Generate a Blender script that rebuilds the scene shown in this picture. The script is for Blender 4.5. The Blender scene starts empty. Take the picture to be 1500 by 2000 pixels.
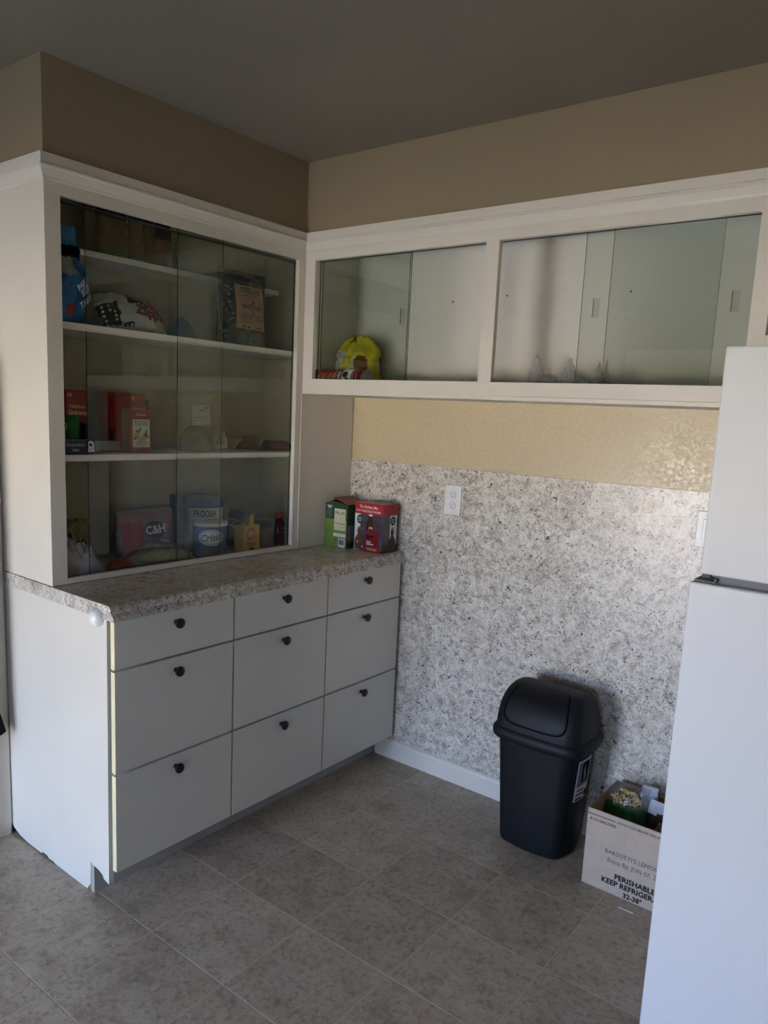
import bpy, bmesh, math, random
from mathutils import Vector, Matrix, noise
random.seed(7)
SC = bpy.context.scene
COL = SC.collection
PI = math.pi

# ------------------------------------------------------------------ camera
cam_d = bpy.data.cameras.new('camera')
cam = bpy.data.objects.new('camera', cam_d)
COL.objects.link(cam)
F = 1478.9
cam_d.sensor_fit = 'VERTICAL'
cam_d.sensor_height = 36.0
cam_d.lens = F / 2000 * 36.0
cam_d.shift_x = -17.02 / 2000
cam_d.shift_y = 45.86 / 2000
cam_d.clip_start = 0.02
yaw, pitch, roll = 0.6490, -0.1599, 0.0496
fw = Vector((-math.sin(yaw) * math.cos(pitch), math.cos(yaw) * math.cos(pitch), math.sin(pitch)))
rt = Vector((math.cos(yaw), math.sin(yaw), 0))
up = rt.cross(fw)
r2 = math.cos(roll) * rt + math.sin(roll) * up
u2 = -math.sin(roll) * rt + math.cos(roll) * up
mw = Matrix((r2, u2, -fw)).transposed().to_4x4()
mw.translation = Vector((1.8228, -2.4941, 1.4761))
cam.matrix_world = mw
SC.camera = cam

# ------------------------------------------------------------------ world, light, exposure
SC.view_settings.view_transform = 'Standard'
SC.view_settings.look = 'None'
SC.view_settings.exposure = 3.63
SC.view_settings.gamma = 1.0
SC.view_settings.use_curve_mapping = False
SC.cycles.transparent_max_bounces = 32
DOOR_X0, DOOR_X1, DOOR_Z1 = -0.52, 0.48, 2.03
SHADE_Z = 1.27
YF = -4.30
XR = 3.40
XL = -0.62
ZC = 2.388
W = bpy.data.worlds.new('sky')
SC.world = W
W.use_nodes = True
bg = W.node_tree.nodes['Background']
bg.inputs[0].default_value = (0.46, 0.63, 1.0, 1)
bg.inputs[1].default_value = 2.3
sun_d = bpy.data.lights.new('sun', 'SUN')
sun_d.energy = 23.0
sun_d.color = (1.0, 0.93, 0.80)
sun_d.angle = 0.01
sun = bpy.data.objects.new('sun', sun_d)
COL.objects.link(sun)
sun.rotation_euler = Vector((0.12, -math.cos(math.radians(40)), -math.sin(math.radians(40)))).to_track_quat('-Z', 'Y').to_euler()



def portal(name, loc, rot, sx, sy):
    d = bpy.data.lights.new(name, 'AREA')
    d.shape = 'RECTANGLE'
    d.size, d.size_y = sx, sy
    d.cycles.is_portal = True
    o = bpy.data.objects.new(name, d)
    COL.objects.link(o)
    o.location = loc
    o.rotation_euler = rot


portal('door_daylight', ((DOOR_X0 + DOOR_X1) / 2, YF - 0.06, DOOR_Z1 / 2), (PI / 2, 0, 0), DOOR_X1 - DOOR_X0, DOOR_Z1)
WX0, WX1, WZ0, WZ1 = 1.75, 2.15, 0.95, 1.55
portal('fill_window_daylight', ((WX0 + WX1) / 2, YF - 0.06, (WZ0 + WZ1) / 2), (PI / 2, 0, 0), WX1 - WX0, WZ1 - WZ0)  # portal of the added fill window


# ------------------------------------------------------------------ material helpers
def S(r, g, b):
    f = lambda c: (c / 255 / 12.92) if c / 255 <= 0.04045 else ((c / 255 + 0.055) / 1.055) ** 2.4
    return (f(r), f(g), f(b), 1)


class NT:
    def __init__(s, name):
        s.m = bpy.data.materials.new(name)
        s.m.use_nodes = True
        s.n = s.m.node_tree.nodes
        s.l = s.m.node_tree.links
        s.b = s.n.get('Principled BSDF')
        s.out = s.n.get('Material Output')

    def new(s, t, **k):
        x = s.n.new(t)
        for a, v in k.items():
            setattr(x, a, v)
        return x

    def link(s, a, b):
        s.l.new(a, b)

    def coord(s, kind='Object', scale=(1, 1, 1)):
        t = s.new('ShaderNodeTexCoord')
        mp = s.new('ShaderNodeMapping')
        mp.inputs['Scale'].default_value = scale
        s.link(t.outputs[kind], mp.inputs[0])
        return mp.outputs[0]

    def noise(s, vec, scale, detail=4, rough=0.5, dist=0.0):
        t = s.new('ShaderNodeTexNoise')
        t.inputs['Scale'].default_value = scale
        t.inputs['Detail'].default_value = detail
        t.inputs['Roughness'].default_value = rough
        t.inputs['Distortion'].default_value = dist
        s.link(vec, t.inputs['Vector'])
        return t.outputs['Fac']

    def ramp(s, fac, stops):
        r = s.new('ShaderNodeValToRGB')
        el = r.color_ramp.elements
        while len(el) < len(stops):
            el.new(0.5)
        for q, (p, c) in zip(el, stops):
            q.position = p
            q.color = c if len(c) == 4 else (*c, 1)
        s.link(fac, r.inputs[0])
        return r.outputs[0]

    def mix(s, fac, a, b, mode='MIX'):
        x = s.new('ShaderNodeMix', data_type='RGBA', blend_type=mode)
        if isinstance(fac, (int, float)):
            x.inputs[0].default_value = fac
        else:
            s.link(fac, x.inputs[0])
        for sock, v in ((x.inputs[6], a), (x.inputs[7], b)):
            if isinstance(v, tuple):
                sock.default_value = v
            else:
                s.link(v, sock)
        return x.outputs[2]

    def bump(s, h, strength=0.2, dist=0.002):
        x = s.new('ShaderNodeBump')
        x.inputs['Strength'].default_value = strength
        x.inputs['Distance'].default_value = dist
        s.link(h, x.inputs['Height'])
        s.link(x.outputs[0], s.b.inputs['Normal'])
        return x


G = lambda v: (v, v, v, 1)


def M(name, col, rough=0.5, spec=0.5, metal=0.0, nz=None, bump=None, coat=0.0):
    t = NT(name)
    b = t.b
    b.inputs['Roughness'].default_value = rough
    b.inputs['Specular IOR Level'].default_value = spec
    b.inputs['Metallic'].default_value = metal
    b.inputs['Coat Weight'].default_value = coat
    v = t.coord()
    sc, am = nz if nz else (9.0, 0.06)
    f = t.noise(v, sc, 5)
    dark = tuple(c * (1 - am) for c in col[:3]) + (1,)
    lite = tuple(min(1, c * (1 + am)) for c in col[:3]) + (1,)
    t.link(t.ramp(f, [(0.3, dark), (0.7, lite)]), b.inputs['Base Color'])
    if bump:
        t.bump(t.noise(v, bump[0], 4), bump[1], bump[2] if len(bump) > 2 else 0.002)
    return t.m


def glass_mat(name, tint, ior=1.65, add=0.0):
    t = NT(name)
    t.n.remove(t.b)
    tr = t.new('ShaderNodeBsdfTransparent')
    tr.inputs[0].default_value = tint
    gl = t.new('ShaderNodeBsdfGlossy')
    gl.inputs['Roughness'].default_value = 0.02
    gl.inputs['Color'].default_value = (0.95, 1.0, 0.97, 1)
    fr = t.new('ShaderNodeFresnel')
    fr.inputs[0].default_value = ior
    ge = t.new('ShaderNodeNewGeometry')
    inv = t.new('ShaderNodeMath', operation='SUBTRACT')
    inv.inputs[0].default_value = 1.0
    t.link(ge.outputs['Backfacing'], inv.inputs[1])
    ad = t.new('ShaderNodeMath', operation='ADD')
    t.link(fr.outputs[0], ad.inputs[0])
    ad.inputs[1].default_value = add
    mu = t.new('ShaderNodeMath', operation='MULTIPLY')
    t.link(ad.outputs[0], mu.inputs[0])
    t.link(inv.outputs[0], mu.inputs[1])
    mx = t.new('ShaderNodeMixShader')
    t.link(mu.outputs[0], mx.inputs[0])
    t.link(tr.outputs[0], mx.inputs[1])
    t.link(gl.outputs[0], mx.inputs[2])
    t.link(mx.outputs[0], t.out.inputs[0])
    return t.m


def film_mat(name, tint, gloss=0.14, milk=0.0, milkcol=(0.7, 0.7, 0.7, 1)):
    t = NT(name)
    t.n.remove(t.b)
    tr = t.new('ShaderNodeBsdfTransparent')
    tr.inputs[0].default_value = tint
    gl = t.new('ShaderNodeBsdfGlossy')
    gl.inputs['Roughness'].default_value = 0.12
    df = t.new('ShaderNodeBsdfDiffuse')
    df.inputs[0].default_value = milkcol
    m1 = t.new('ShaderNodeMixShader')
    m1.inputs[0].default_value = milk
    t.link(tr.outputs[0], m1.inputs[1])
    t.link(df.outputs[0], m1.inputs[2])
    m2 = t.new('ShaderNodeMixShader')
    m2.inputs[0].default_value = gloss
    t.link(m1.outputs[0], m2.inputs[1])
    t.link(gl.outputs[0], m2.inputs[2])
    v = t.coord()
    h = t.noise(v, 60, 3)
    bp = t.new('ShaderNodeBump')
    bp.inputs['Strength'].default_value = 0.6
    bp.inputs['Distance'].default_value = 0.006
    t.link(h, bp.inputs['Height'])
    t.link(bp.outputs[0], gl.inputs['Normal'])
    t.link(m2.outputs[0], t.out.inputs[0])
    return t.m


def granite_mat():
    t = NT('speckled_laminate')
    v = t.coord()
    big = t.noise(v, 5, 5, 0.6)
    col = t.ramp(big, [(0.3, S(200, 189, 172)), (0.5, S(226, 218, 203)), (0.7, S(209, 200, 187))])
    warm = t.noise(v, 38, 6, 0.68, 0.6)
    col = t.mix(t.ramp(warm, [(0.48, G(0)), (0.62, G(0.85))]), col, S(176, 162, 144))
    pale = t.noise(v, 30, 5, 0.6, 1.0)
    col = t.mix(t.ramp(pale, [(0.54, G(0)), (0.64, G(0.8))]), col, S(238, 232, 221))

    def vein(scale, dist, width, mscale, lo, hi, c):
        vn = t.noise(v, scale, 4, 0.58, dist)
        ab = t.new('ShaderNodeMath', operation='SUBTRACT')
        t.link(vn, ab.inputs[0])
        ab.inputs[1].default_value = 0.5
        ab2 = t.new('ShaderNodeMath', operation='ABSOLUTE')
        t.link(ab.outputs[0], ab2.inputs[0])
        line = t.ramp(ab2.outputs[0], [(0.0, G(1)), (width, G(0))])
        msk = t.ramp(t.noise(v, mscale, 4, 0.6), [(lo, G(0)), (hi, G(1))])
        return t.mix(t.mix(1.0, line, msk, 'MULTIPLY'), col, c)
    col = vein(30, 1.4, 0.020, 19, 0.46, 0.60, S(104, 97, 92))
    col = vein(52, 1.0, 0.030, 26, 0.48, 0.60, S(128, 118, 108))
    # dark specks
    sp = t.noise(v, 104, 5, 0.55, 1.2)
    spm = t.ramp(sp, [(0.575, G(0)), (0.605, G(1))])
    ms2 = t.ramp(t.noise(v, 9, 5, 0.65), [(0.44, G(0)), (0.62, G(1))])
    col = t.mix(t.mix(1.0, spm, ms2, 'MULTIPLY'), col, S(60, 55, 56))
    sp2 = t.ramp(t.noise(v, 74, 4, 0.55, 1.4), [(0.625, G(0)), (0.650, G(1))])
    col = t.mix(sp2, col, S(48, 46, 52))
    sp3 = t.ramp(t.noise(v, 170, 3, 0.5), [(0.58, G(0)), (0.66, G(0.7))])
    col = t.mix(sp3, col, S(124, 114, 106))
    t.link(col, t.b.inputs['Base Color'])
    t.b.inputs['Roughness'].default_value = 0.30
    t.b.inputs['Specular IOR Level'].default_value = 0.6
    t.bump(t.noise(v, 90, 3), 0.08, 0.001)
    return t.m


def knockdown_mat():
    t = NT('tan_knockdown_paint')
    v = t.coord()
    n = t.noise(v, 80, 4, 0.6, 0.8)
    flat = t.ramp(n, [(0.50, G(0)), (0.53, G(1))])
    col = t.mix(flat, S(206, 187, 151), S(200, 181, 146))  # flats a little darker: their dark reflection is put into the colour
    t.link(col, t.b.inputs['Base Color'])
    rr = t.new('ShaderNodeMapRange')
    rr.inputs[3].default_value = 0.45
    rr.inputs[4].default_value = 0.30
    t.link(flat, rr.inputs[0])
    t.link(rr.outputs[0], t.b.inputs['Roughness'])
    h = t.mix(0.25, flat, t.noise(v, 120, 3))
    t.b.inputs['Specular IOR Level'].default_value = 0.7
    t.bump(h, 0.25, 0.002)
    return t.m


def paint_mat(name, col, tex=70, st=0.25):
    t = NT(name)
    v = t.coord()
    t.link(t.ramp(t.noise(v, 2.2, 4), [(0.3, tuple(c * 0.95 for c in col[:3]) + (1,)), (0.7, col)]), t.b.inputs['Base Color'])
    t.b.inputs['Roughness'].default_value = 0.5
    t.b.inputs['Specular IOR Level'].default_value = 0.35
    t.bump(t.noise(v, tex, 4), st, 0.003)
    return t.m


def tile_mat():
    t = NT('grey_brown_vinyl_tile')
    v = t.coord()
    # every tile gets its own piece of the pattern
    oi = t.new('ShaderNodeObjectInfo')
    ad = t.new('ShaderNodeVectorMath', operation='MULTIPLY_ADD')
    cb = t.new('ShaderNodeCombineXYZ')
    for i in range(3):
        t.link(oi.outputs['Random'], cb.inputs[i])
    ad.inputs[1].default_value = (37, 53, 11)
    t.link(cb.outputs[0], ad.inputs[0])
    t.link(v, ad.inputs[2])
    v = ad.outputs[0]
    big = t.noise(v, 9, 7, 0.68, 0.4)
    col = t.ramp(big, [(0.3, S(160, 143, 123)), (0.5, S(184, 167, 147)), (0.72, S(200, 185, 166))])
    fine = t.noise(v, 58, 6, 0.72, 0.3)
    col = t.mix(t.ramp(fine, [(0.48, G(0)), (0.64, G(0.62))]), col, S(124, 109, 96))
    col = t.mix(t.ramp(t.noise(v, 70, 4, 0.6), [(0.56, G(0)), (0.70, G(0.6))]), col, S(198, 189, 178))
    hs = t.new('ShaderNodeHueSaturation')
    mr = t.new('ShaderNodeMapRange')
    mr.inputs[3].default_value = 0.90
    mr.inputs[4].default_value = 1.10
    t.link(oi.outputs['Random'], mr.inputs[0])
    t.link(mr.outputs[0], hs.inputs['Value'])
    t.link(col, hs.inputs['Color'])
    t.link(hs.outputs[0], t.b.inputs['Base Color'])
    t.b.inputs['Roughness'].default_value = 0.42
    t.b.inputs['Specular IOR Level'].default_value = 0.4
    t.bump(t.noise(v, 45, 5), 0.15, 0.0012)
    return t.m


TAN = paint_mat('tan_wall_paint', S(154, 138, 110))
CEIL = paint_mat('ceiling_paint', S(150, 141, 124), 45, 0.35)
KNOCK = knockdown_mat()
GRAN = granite_mat()
TILE = tile_mat()
GROUT = M('tile_joint', S(204, 190, 172), 0.7)
WHITE = M('white_cabinet_paint', S(226, 218, 203), 0.38, 0.45, nz=(4, 0.03), bump=(140, 0.06, 0.001))
WHITEIN = M('cabinet_inside_paint', S(222, 218, 208), 0.6, 0.3, nz=(3, 0.04))
HUTIN = M('cream_hutch_inside_shaded', S(184, 175, 148), 0.6, 0.3, nz=(3, 0.04))  # cream, darkened so the colour carries the shade inside the hutch
MELA = M('white_melamine', S(228, 223, 211), 0.32, 0.45, nz=(3, 0.02))
TOEK = M('toe_kick_board', S(176, 172, 165), 0.5, nz=(6, 0.08))
CREAM = M('bare_drawer_edge', S(240, 226, 180), 0.5)
RAW = M('raw_chipboard', S(150, 118, 84), 0.85, 0.1, nz=(90, 0.35))
BLACKK = M('black_knob_metal', S(22, 20, 20), 0.32, 0.5)
GLASS = glass_mat('sliding_glass', (0.93, 0.945, 0.93, 1))
GEDGE = M('glass_edge', S(38, 52, 46), 0.2, 0.6)
PULL = glass_mat('ground_finger_pull', (0.93, 0.93, 0.93, 1), 1.6, 0.04)
APPL = M('white_appliance_enamel', S(236, 235, 234), 0.50, 0.28, nz=(2, 0.015), bump=(420, 0.05, 0.0006))
GASK = M('grey_gasket', S(120, 120, 122), 0.6)
DKPL = M('dark_hinge_plastic', S(46, 44, 46), 0.5)
BIN = M('black_bin_plastic', S(15, 17, 21), 0.55, 0.32, nz=(14, 0.10), bump=(260, 0.12, 0.0008))
BLACK = M('flat_black', S(8, 8, 9), 0.8, 0.1)
CARD = M('corrugated_card', S(196, 178, 160), 0.8, 0.15, nz=(30, 0.06))
CARDIN = M('card_inside', S(150, 122, 92), 0.85, 0.1, nz=(30, 0.08))
INK = M('black_print', S(24, 22, 24), 0.7, 0.2)
GREYINK = M('grey_print', S(98, 92, 92), 0.7, 0.2)
WPRINT = M('white_print', S(235, 233, 226), 0.6, 0.2)
PLASTW = M('white_plastic', S(232, 230, 226), 0.30, 0.5)


# ------------------------------------------------------------------ object helpers
def link(o, parent=None):
    COL.objects.link(o)
    if parent is not None:
        o.parent = parent
    return o


def mesh_obj(name, verts, faces, mat, parent=None, smooth=False, mi=None):
    me = bpy.data.meshes.new(name)
    me.from_pydata([tuple(v) for v in verts], [], faces)
    mats = mat if isinstance(mat, (list, tuple)) else [mat]
    for m in mats:
        me.materials.append(m)
    if mi:
        me.polygons.foreach_set('material_index', mi)
    if smooth:
        me.polygons.foreach_set('use_smooth', [True] * len(me.polygons))
    me.update()
    return link(bpy.data.objects.new(name, me), parent)


def fix(o):
    bm = bmesh.new()
    bm.from_mesh(o.data)
    bmesh.ops.recalc_face_normals(bm, faces=bm.faces)
    bm.to_mesh(o.data)
    bm.free()
    return o


class MB:
    def __init__(s):
        s.v, s.f, s.m = [], [], []

    def add(s, v, f, m=0):
        k = len(s.v)
        s.v += [Vector(p) for p in v]
        s.f += [tuple(i + k for i in q) for q in f]
        s.m += [m] * len(f)
        return s

    def box(s, x0, x1, y0, y1, z0, z1, m=0):
        v = [(x, y, z) for z in (z0, z1) for y in (y0, y1) for x in (x0, x1)]
        return s.add(v, [(0, 2, 3, 1), (4, 5, 7, 6), (0, 1, 5, 4), (2, 6, 7, 3), (0, 4, 6, 2), (1, 3, 7, 5)], m)

    def bbox(s, x0, x1, y0, y1, z0, z1, b=0.002, m=0, seg=2):
        bm = bmesh.new()
        bmesh.ops.create_cube(bm, size=1)
        for q in bm.verts:
            q.co = Vector(((x0 + x1) / 2 + q.co.x * (x1 - x0), (y0 + y1) / 2 + q.co.y * (y1 - y0), (z0 + z1) / 2 + q.co.z * (z1 - z0)))
        if b > 0:
            bmesh.ops.bevel(bm, geom=list(bm.edges), offset=b, segments=seg, profile=0.6, affect='EDGES')
        bm.verts.index_update()
        s.add([q.co.copy() for q in bm.verts], [tuple(w.index for w in f.verts) for f in bm.faces], m)
        bm.free()
        return s

    def loft(s, loops, cap0=True, cap1=True, m=0, closed=True):
        n = len(loops[0])
        v = [p for L in loops for p in L]
        f = []
        for a in range(len(loops) - 1):
            for i in range(n if closed else n - 1):
                j = (i + 1) % n
                f.append((a * n + i, a * n + j, (a + 1) * n + j, (a + 1) * n + i))
        if cap0:
            f.append(tuple(reversed(range(n))))
        if cap1:
            f.append(tuple((len(loops) - 1) * n + i for i in range(n)))
        return s.add(v, f, m)

    def lathe(s, prof, c=(0, 0, 0), n=28, m=0):
        loops = [[(c[0] + r * math.cos(2 * PI * i / n), c[1] + r * math.sin(2 * PI * i / n), c[2] + z) for i in range(n)] for r, z in prof]
        return s.loft(loops, prof[0][0] > 1e-5, prof[-1][0] > 1e-5, m)

    def prism(s, poly, axis, a, b, m=0):
        """poly: list of 2D points; axis 0/1/2 is extruded from a to b"""
        def P(p, t):
            return {0: (t, p[0], p[1]), 1: (p[0], t, p[1]), 2: (p[0], p[1], t)}[axis]
        return s.loft([[P(p, a) for p in poly], [P(p, b) for p in poly]], m=m)

    def xf(s, mat):
        s.v = [mat @ p for p in s.v]
        return s

    def build(s, name, mat, parent=None, smooth=False):
        o = mesh_obj(name, s.v, s.f, mat, parent, smooth, s.m)
        fix(o)
        if smooth:
            o.data.set_sharp_from_angle(angle=math.radians(35))
        return o


def T(name, label, cat, loc=(0, 0, 0), rot=0.0, group=None):
    o = bpy.data.objects.new(name, None)
    o.empty_display_size = 0.05
    COL.objects.link(o)
    o.location = loc
    o.rotation_euler = rot if isinstance(rot, tuple) else (0, 0, rot)
    tag(o, label, cat, group)
    return o


def tag(o, label, cat, group=None):
    o['label'] = label
    o['category'] = cat
    if group:
        o['group'] = group
    return o


def struct(o):
    o['kind'] = 'structure'
    return o


def stuff(o):
    o['kind'] = 'stuff'
    return o


def text_geo(s, size, bold=0.0, shear=0.0, align='CENTER', xs=1.0):
    cu = bpy.data.curves.new('t', 'FONT')
    cu.body = s
    cu.size = size
    cu.offset = bold * size
    cu.shear = shear
    cu.align_x = align
    cu.align_y = 'CENTER'
    cu.resolution_u = 2
    o = bpy.data.objects.new('t', cu)
    COL.objects.link(o)
    dg = bpy.context.evaluated_depsgraph_get()
    me = bpy.data.meshes.new_from_object(o.evaluated_get(dg))
    v = [(p.co.x * xs, p.co.y) for p in me.vertices]
    f = [tuple(p.vertices) for p in me.polygons]
    bpy.data.objects.remove(o)
    bpy.data.curves.remove(cu)
    bpy.data.meshes.remove(me)
    return v, f


def front(x, z, y, off=0.0006):
    """mapping onto a local face that looks along -y"""
    return lambda a, b: (x + a, y - off, z + b)


def rside(y, z, x, off=0.0006):
    """mapping onto a local face that looks along +x"""
    return lambda a, b: (x + off, y + a, z + b)


def cyl(c, r, phi, z, off=0.0006):
    return lambda a, b: (c[0] + (r + off) * math.cos(phi + a / r), c[1] + (r + off) * math.sin(phi + a / r), z + b)


def rotmap(fn, ang):
    ca, sa = math.cos(ang), math.sin(ang)
    return lambda a, b: fn(a * ca - b * sa, a * sa + b * ca)


def text(s, size, fn, mat, parent, bold=0.0, shear=0.0, align='CENTER', xs=1.0, name='lettering'):
    v, f = text_geo(s, size, bold, shear, align, xs)
    return mesh_obj(name, [fn(a, b) for a, b in v], f, mat, parent)


def patch(name, w, h, fn, mat, parent, nx=1, ny=1):
    v = [fn(-w / 2 + w * i / nx, -h / 2 + h * j / ny) for j in range(ny + 1) for i in range(nx + 1)]
    f = [(j * (nx + 1) + i, j * (nx + 1) + i + 1, (j + 1) * (nx + 1) + i + 1, (j + 1) * (nx + 1) + i) for j in range(ny) for i in range(nx)]
    return mesh_obj(name, v, f, mat, parent)


def disc(name, rx, ry, fn, mat, parent, n=24, r0=0.0):
    if r0 <= 0:
        v, f, m, h = [], [], max(6, n // 2), 4
        for i in range(m + 1):
            a = PI * i / m
            for q in range(h + 1):
                v.append(fn(-rx * math.cos(a), ry * math.sin(a) * (2 * q / h - 1)))
        for i in range(m):
            for q in range(h):
                k = i * (h + 1) + q
                f.append((k, k + h + 1, k + h + 2, k + 1))
        return mesh_obj(name, v, f, mat, parent)
    v = []
    for k in (r0, 1.0):
        v += [fn(k * rx * math.cos(2 * PI * i / n), k * ry * math.sin(2 * PI * i / n)) for i in range(n)]
    f = [(i, (i + 1) % n, n + (i + 1) % n, n + i) for i in range(n)]
    return mesh_obj(name, v, f, mat, parent)


def bars(name, rows, fn, mat, parent):
    """illegible fine print: rows of (x0, x1, z, h)"""
    v, f = [], []
    for x0, x1, z, h in rows:
        k = len(v)
        v += [fn(x0, z - h / 2), fn(x1, z - h / 2), fn(x1, z + h / 2), fn(x0, z + h / 2)]
        f.append((k, k + 1, k + 2, k + 3))
    return mesh_obj(name, v, f, mat, parent)


def poly(name, pts, fn, mat, parent):
    return mesh_obj(name, [fn(a, b) for a, b in pts], [tuple(range(len(pts)))], mat, parent)


def pouch(name, w, h, d, mats, parent, prof, matfun=None, wr=0.006, seed=0, nu=22, nv=26, widthf=None, upow=2.2):
    """two-sided bag skin; local x width, z height, front to -y. Returns the front surface map."""
    widthf = widthf or (lambda v: 1.0)

    def surf(u, v, s, wr=wr):
        th = d / 2 * max(0.0, 1 - abs(u) ** upow) ** 0.6 * prof(v)
        q = Vector((u * w * 6 + seed * 3.7, v * h * 9, s * 2.0 + seed))
        k = (1 - abs(u) ** 6)
        th += wr * k * (noise.noise(q * 3.0) + 0.6 * noise.noise(q * 7.0)) * (0.35 + prof(v))
        ex = wr * 0.8 * noise.noise(Vector((v * 9 + seed, u, seed)))
        return Vector((u * w / 2 * widthf(v) + ex, -s * th, v * h + wr * 0.7 * noise.noise(Vector((u * 5, seed, v)))))
    vs, fs, mi = [], [], []
    for s in (1, -1):
        k = len(vs)
        for j in range(nv + 1):
            for i in range(nu + 1):
                vs.append(surf(-1 + 2 * i / nu, j / nv, s))
        for j in range(nv):
            for i in range(nu):
                a = k + j * (nu + 1) + i
                q = (a, a + 1, a + nu + 2, a + nu + 1)
                fs.append(q if s > 0 else q[::-1])
                mi.append(matfun(-1 + 2 * (i + .5) / nu, (j + .5) / nv, s) if matfun else 0)
    # close the bottom
    for i in range(nu):
        a, b = i, (nu + 1) * (nv + 1) + i
        fs.append((a, b, b + 1, a + 1))
        mi.append(0)
    o = mesh_obj(name, vs, fs, mats, parent, True, mi)
    bm = bmesh.new()
    bm.from_mesh(o.data)
    bmesh.ops.remove_doubles(bm, verts=bm.verts, dist=0.0004)
    bmesh.ops.recalc_face_normals(bm, faces=bm.faces)
    bm.to_mesh(o.data)
    bm.free()
    o.data.polygons.foreach_set('use_smooth', [True] * len(o.data.polygons))

    def fmap(cx, cz, off=0.0015):
        def fn(a, b):
            p = surf(max(-0.99, min(0.99, (cx + a) / (w / 2))), max(0, min(1, (cz + b) / h)), 1, 0.0)
            return (p.x, p.y - off - wr * 0.75, p.z)
        return fn
    return o, fmap


def mound(name, rx, ry, h, mat, parent, peaks=(), wr=0.01, seed=0, n=40, rings=16, pw=2.0, ex=0.7):
    vs, fs = [], []

    def P(a, r):
        q = Vector((math.cos(a) * r * 2 + seed, math.sin(a) * r * 2, seed * 1.3))
        k = 1 + 0.12 * noise.noise(q * 1.3)
        x, y = rx * r * k * math.cos(a), ry * r * k * math.sin(a)
        z = h * max(0, 1 - r ** pw) ** ex
        for px, py, ph, pr in peaks:
            z += ph * max(0, 1 - math.hypot(x - px, y - py) / pr) ** 1.25
        z += wr * (noise.noise(q * 3.1) + 0.7 * noise.noise(q * 6.7)) * (1 - r ** 4)
        return (x, y, max(0.0005, z) if r < 1 else 0)
    for j in range(1, rings + 1):
        for i in range(n):
            vs.append(P(2 * PI * i / n, j / rings))
    for j in range(rings - 1):
        for i in range(n):
            k = (i + 1) % n
            fs.append((j * n + i, (j + 1) * n + i, (j + 1) * n + k, j * n + k))
    vs.append(P(0, 0.0))
    c = len(vs) - 1
    for i in range(n):
        fs.append((c, i, (i + 1) % n))
    fs.append(tuple((rings - 1) * n + i for i in reversed(range(n))))
    return fix(mesh_obj(name, vs, fs, mat, parent, True))


STAND = lambda v: max(0.06, (1 - v ** 3)) if v < 0.9 else 0.06 + 0.2 * (1 - v)
PILLOW = lambda v: max(0.0, math.sin(PI * min(1, max(0, v)))) ** 0.55

# ------------------------------------------------------------------ room shell
XH, YU, LY = -0.311, -0.316, -1.3485
CT = 0.914
fl = struct(MB().box(XL - 0.1, XR + 0.1, YF - 0.1, 0.1, -0.05, -0.0007).build('floor', GROUT))
TS = 0.3045
tv = MB().bbox(-TS / 2 + 0.0013, TS / 2 - 0.0013, -TS / 2 + 0.0013, TS / 2 - 0.0013, -0.0030, 0, 0.0010, seg=1)
tile_me = None
for i in range(-3, 11):
    for j in range(-14, 2):
        cx, cy = 0.16 + TS * (i + 0.5), -0.12 + TS * (j + 0.5)
        if cx < XL - 0.1 or cx > XR + 0.1 or cy > 0.1 or cy < YF - 0.05:
            continue
        if tile_me is None:
            o = tv.build('tile', TILE, fl)
            tile_me = o.data
        else:
            o = link(bpy.data.objects.new('tile', tile_me), fl)
        o.location = (cx, cy, 0)

struct(MB().box(XL - 0.1, XR + 0.1, 0.0, 0.1, -0.05, ZC).build('wall_back', KNOCK))
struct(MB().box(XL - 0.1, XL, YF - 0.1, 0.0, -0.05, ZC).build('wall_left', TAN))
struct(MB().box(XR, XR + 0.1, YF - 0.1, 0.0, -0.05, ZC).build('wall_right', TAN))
wf = MB()
wf.box(XL, DOOR_X0, YF - 0.1, YF, -0.05, ZC).box(DOOR_X1, WX0, YF - 0.1, YF, -0.05, ZC).box(DOOR_X0, DOOR_X1, YF - 0.1, YF, DOOR_Z1, ZC)
wf.box(WX1, XR, YF - 0.1, YF, -0.05, ZC).box(WX0, WX1, YF - 0.1, YF, -0.05, WZ0).box(WX0, WX1, YF - 0.1, YF, WZ1, ZC)
struct(wf.build('wall_front', TAN))
struct(MB().box(XL - 0.1, XR + 0.1, YF - 0.1, 0.1, ZC, ZC + 0.08).build('ceiling', CEIL))
struct(MB().box(-8, 11, -4.95, 3.0, ZC + 0.10, ZC + 0.24).build('shadow_roof', CEIL))  # unseen slab, made wide so its shadow covers the near ground
struct(MB().box(-40, 40, -60, 10, -0.30, -0.12).build('ground_outside', M('sunlit_concrete', (0.50, 0.45, 0.38, 1), 0.9, 0.1)))
dr = bpy.data.objects.new('door_1', None)
struct(link(dr))
f_ = MB()
f_.bbox(DOOR_X0 - 0.05, DOOR_X0 + 0.02, YF, YF + 0.018, 0, DOOR_Z1 + 0.05, 0.004).bbox(DOOR_X1 - 0.02, DOOR_X1 + 0.05, YF, YF + 0.018, 0, DOOR_Z1 + 0.05, 0.004)
f_.bbox(DOOR_X0 + 0.02, DOOR_X1 - 0.02, YF, YF + 0.018, DOOR_Z1 - 0.02, DOOR_Z1 + 0.05, 0.004)
f_.build('door_casing', WHITE, dr)
SHADE = M('added_shade_cloth', S(190, 182, 168), 0.9, 0.1)
MB().box(DOOR_X0, DOOR_X1, YF - 0.03, YF - 0.027, SHADE_Z, DOOR_Z1).bbox(DOOR_X0, DOOR_X1, YF - 0.036, YF - 0.02, SHADE_Z - 0.02, SHADE_Z, 0.003).build('added_roller_shade', SHADE, dr)  # unseen shade, added to cut the door light on higher surfaces

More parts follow.
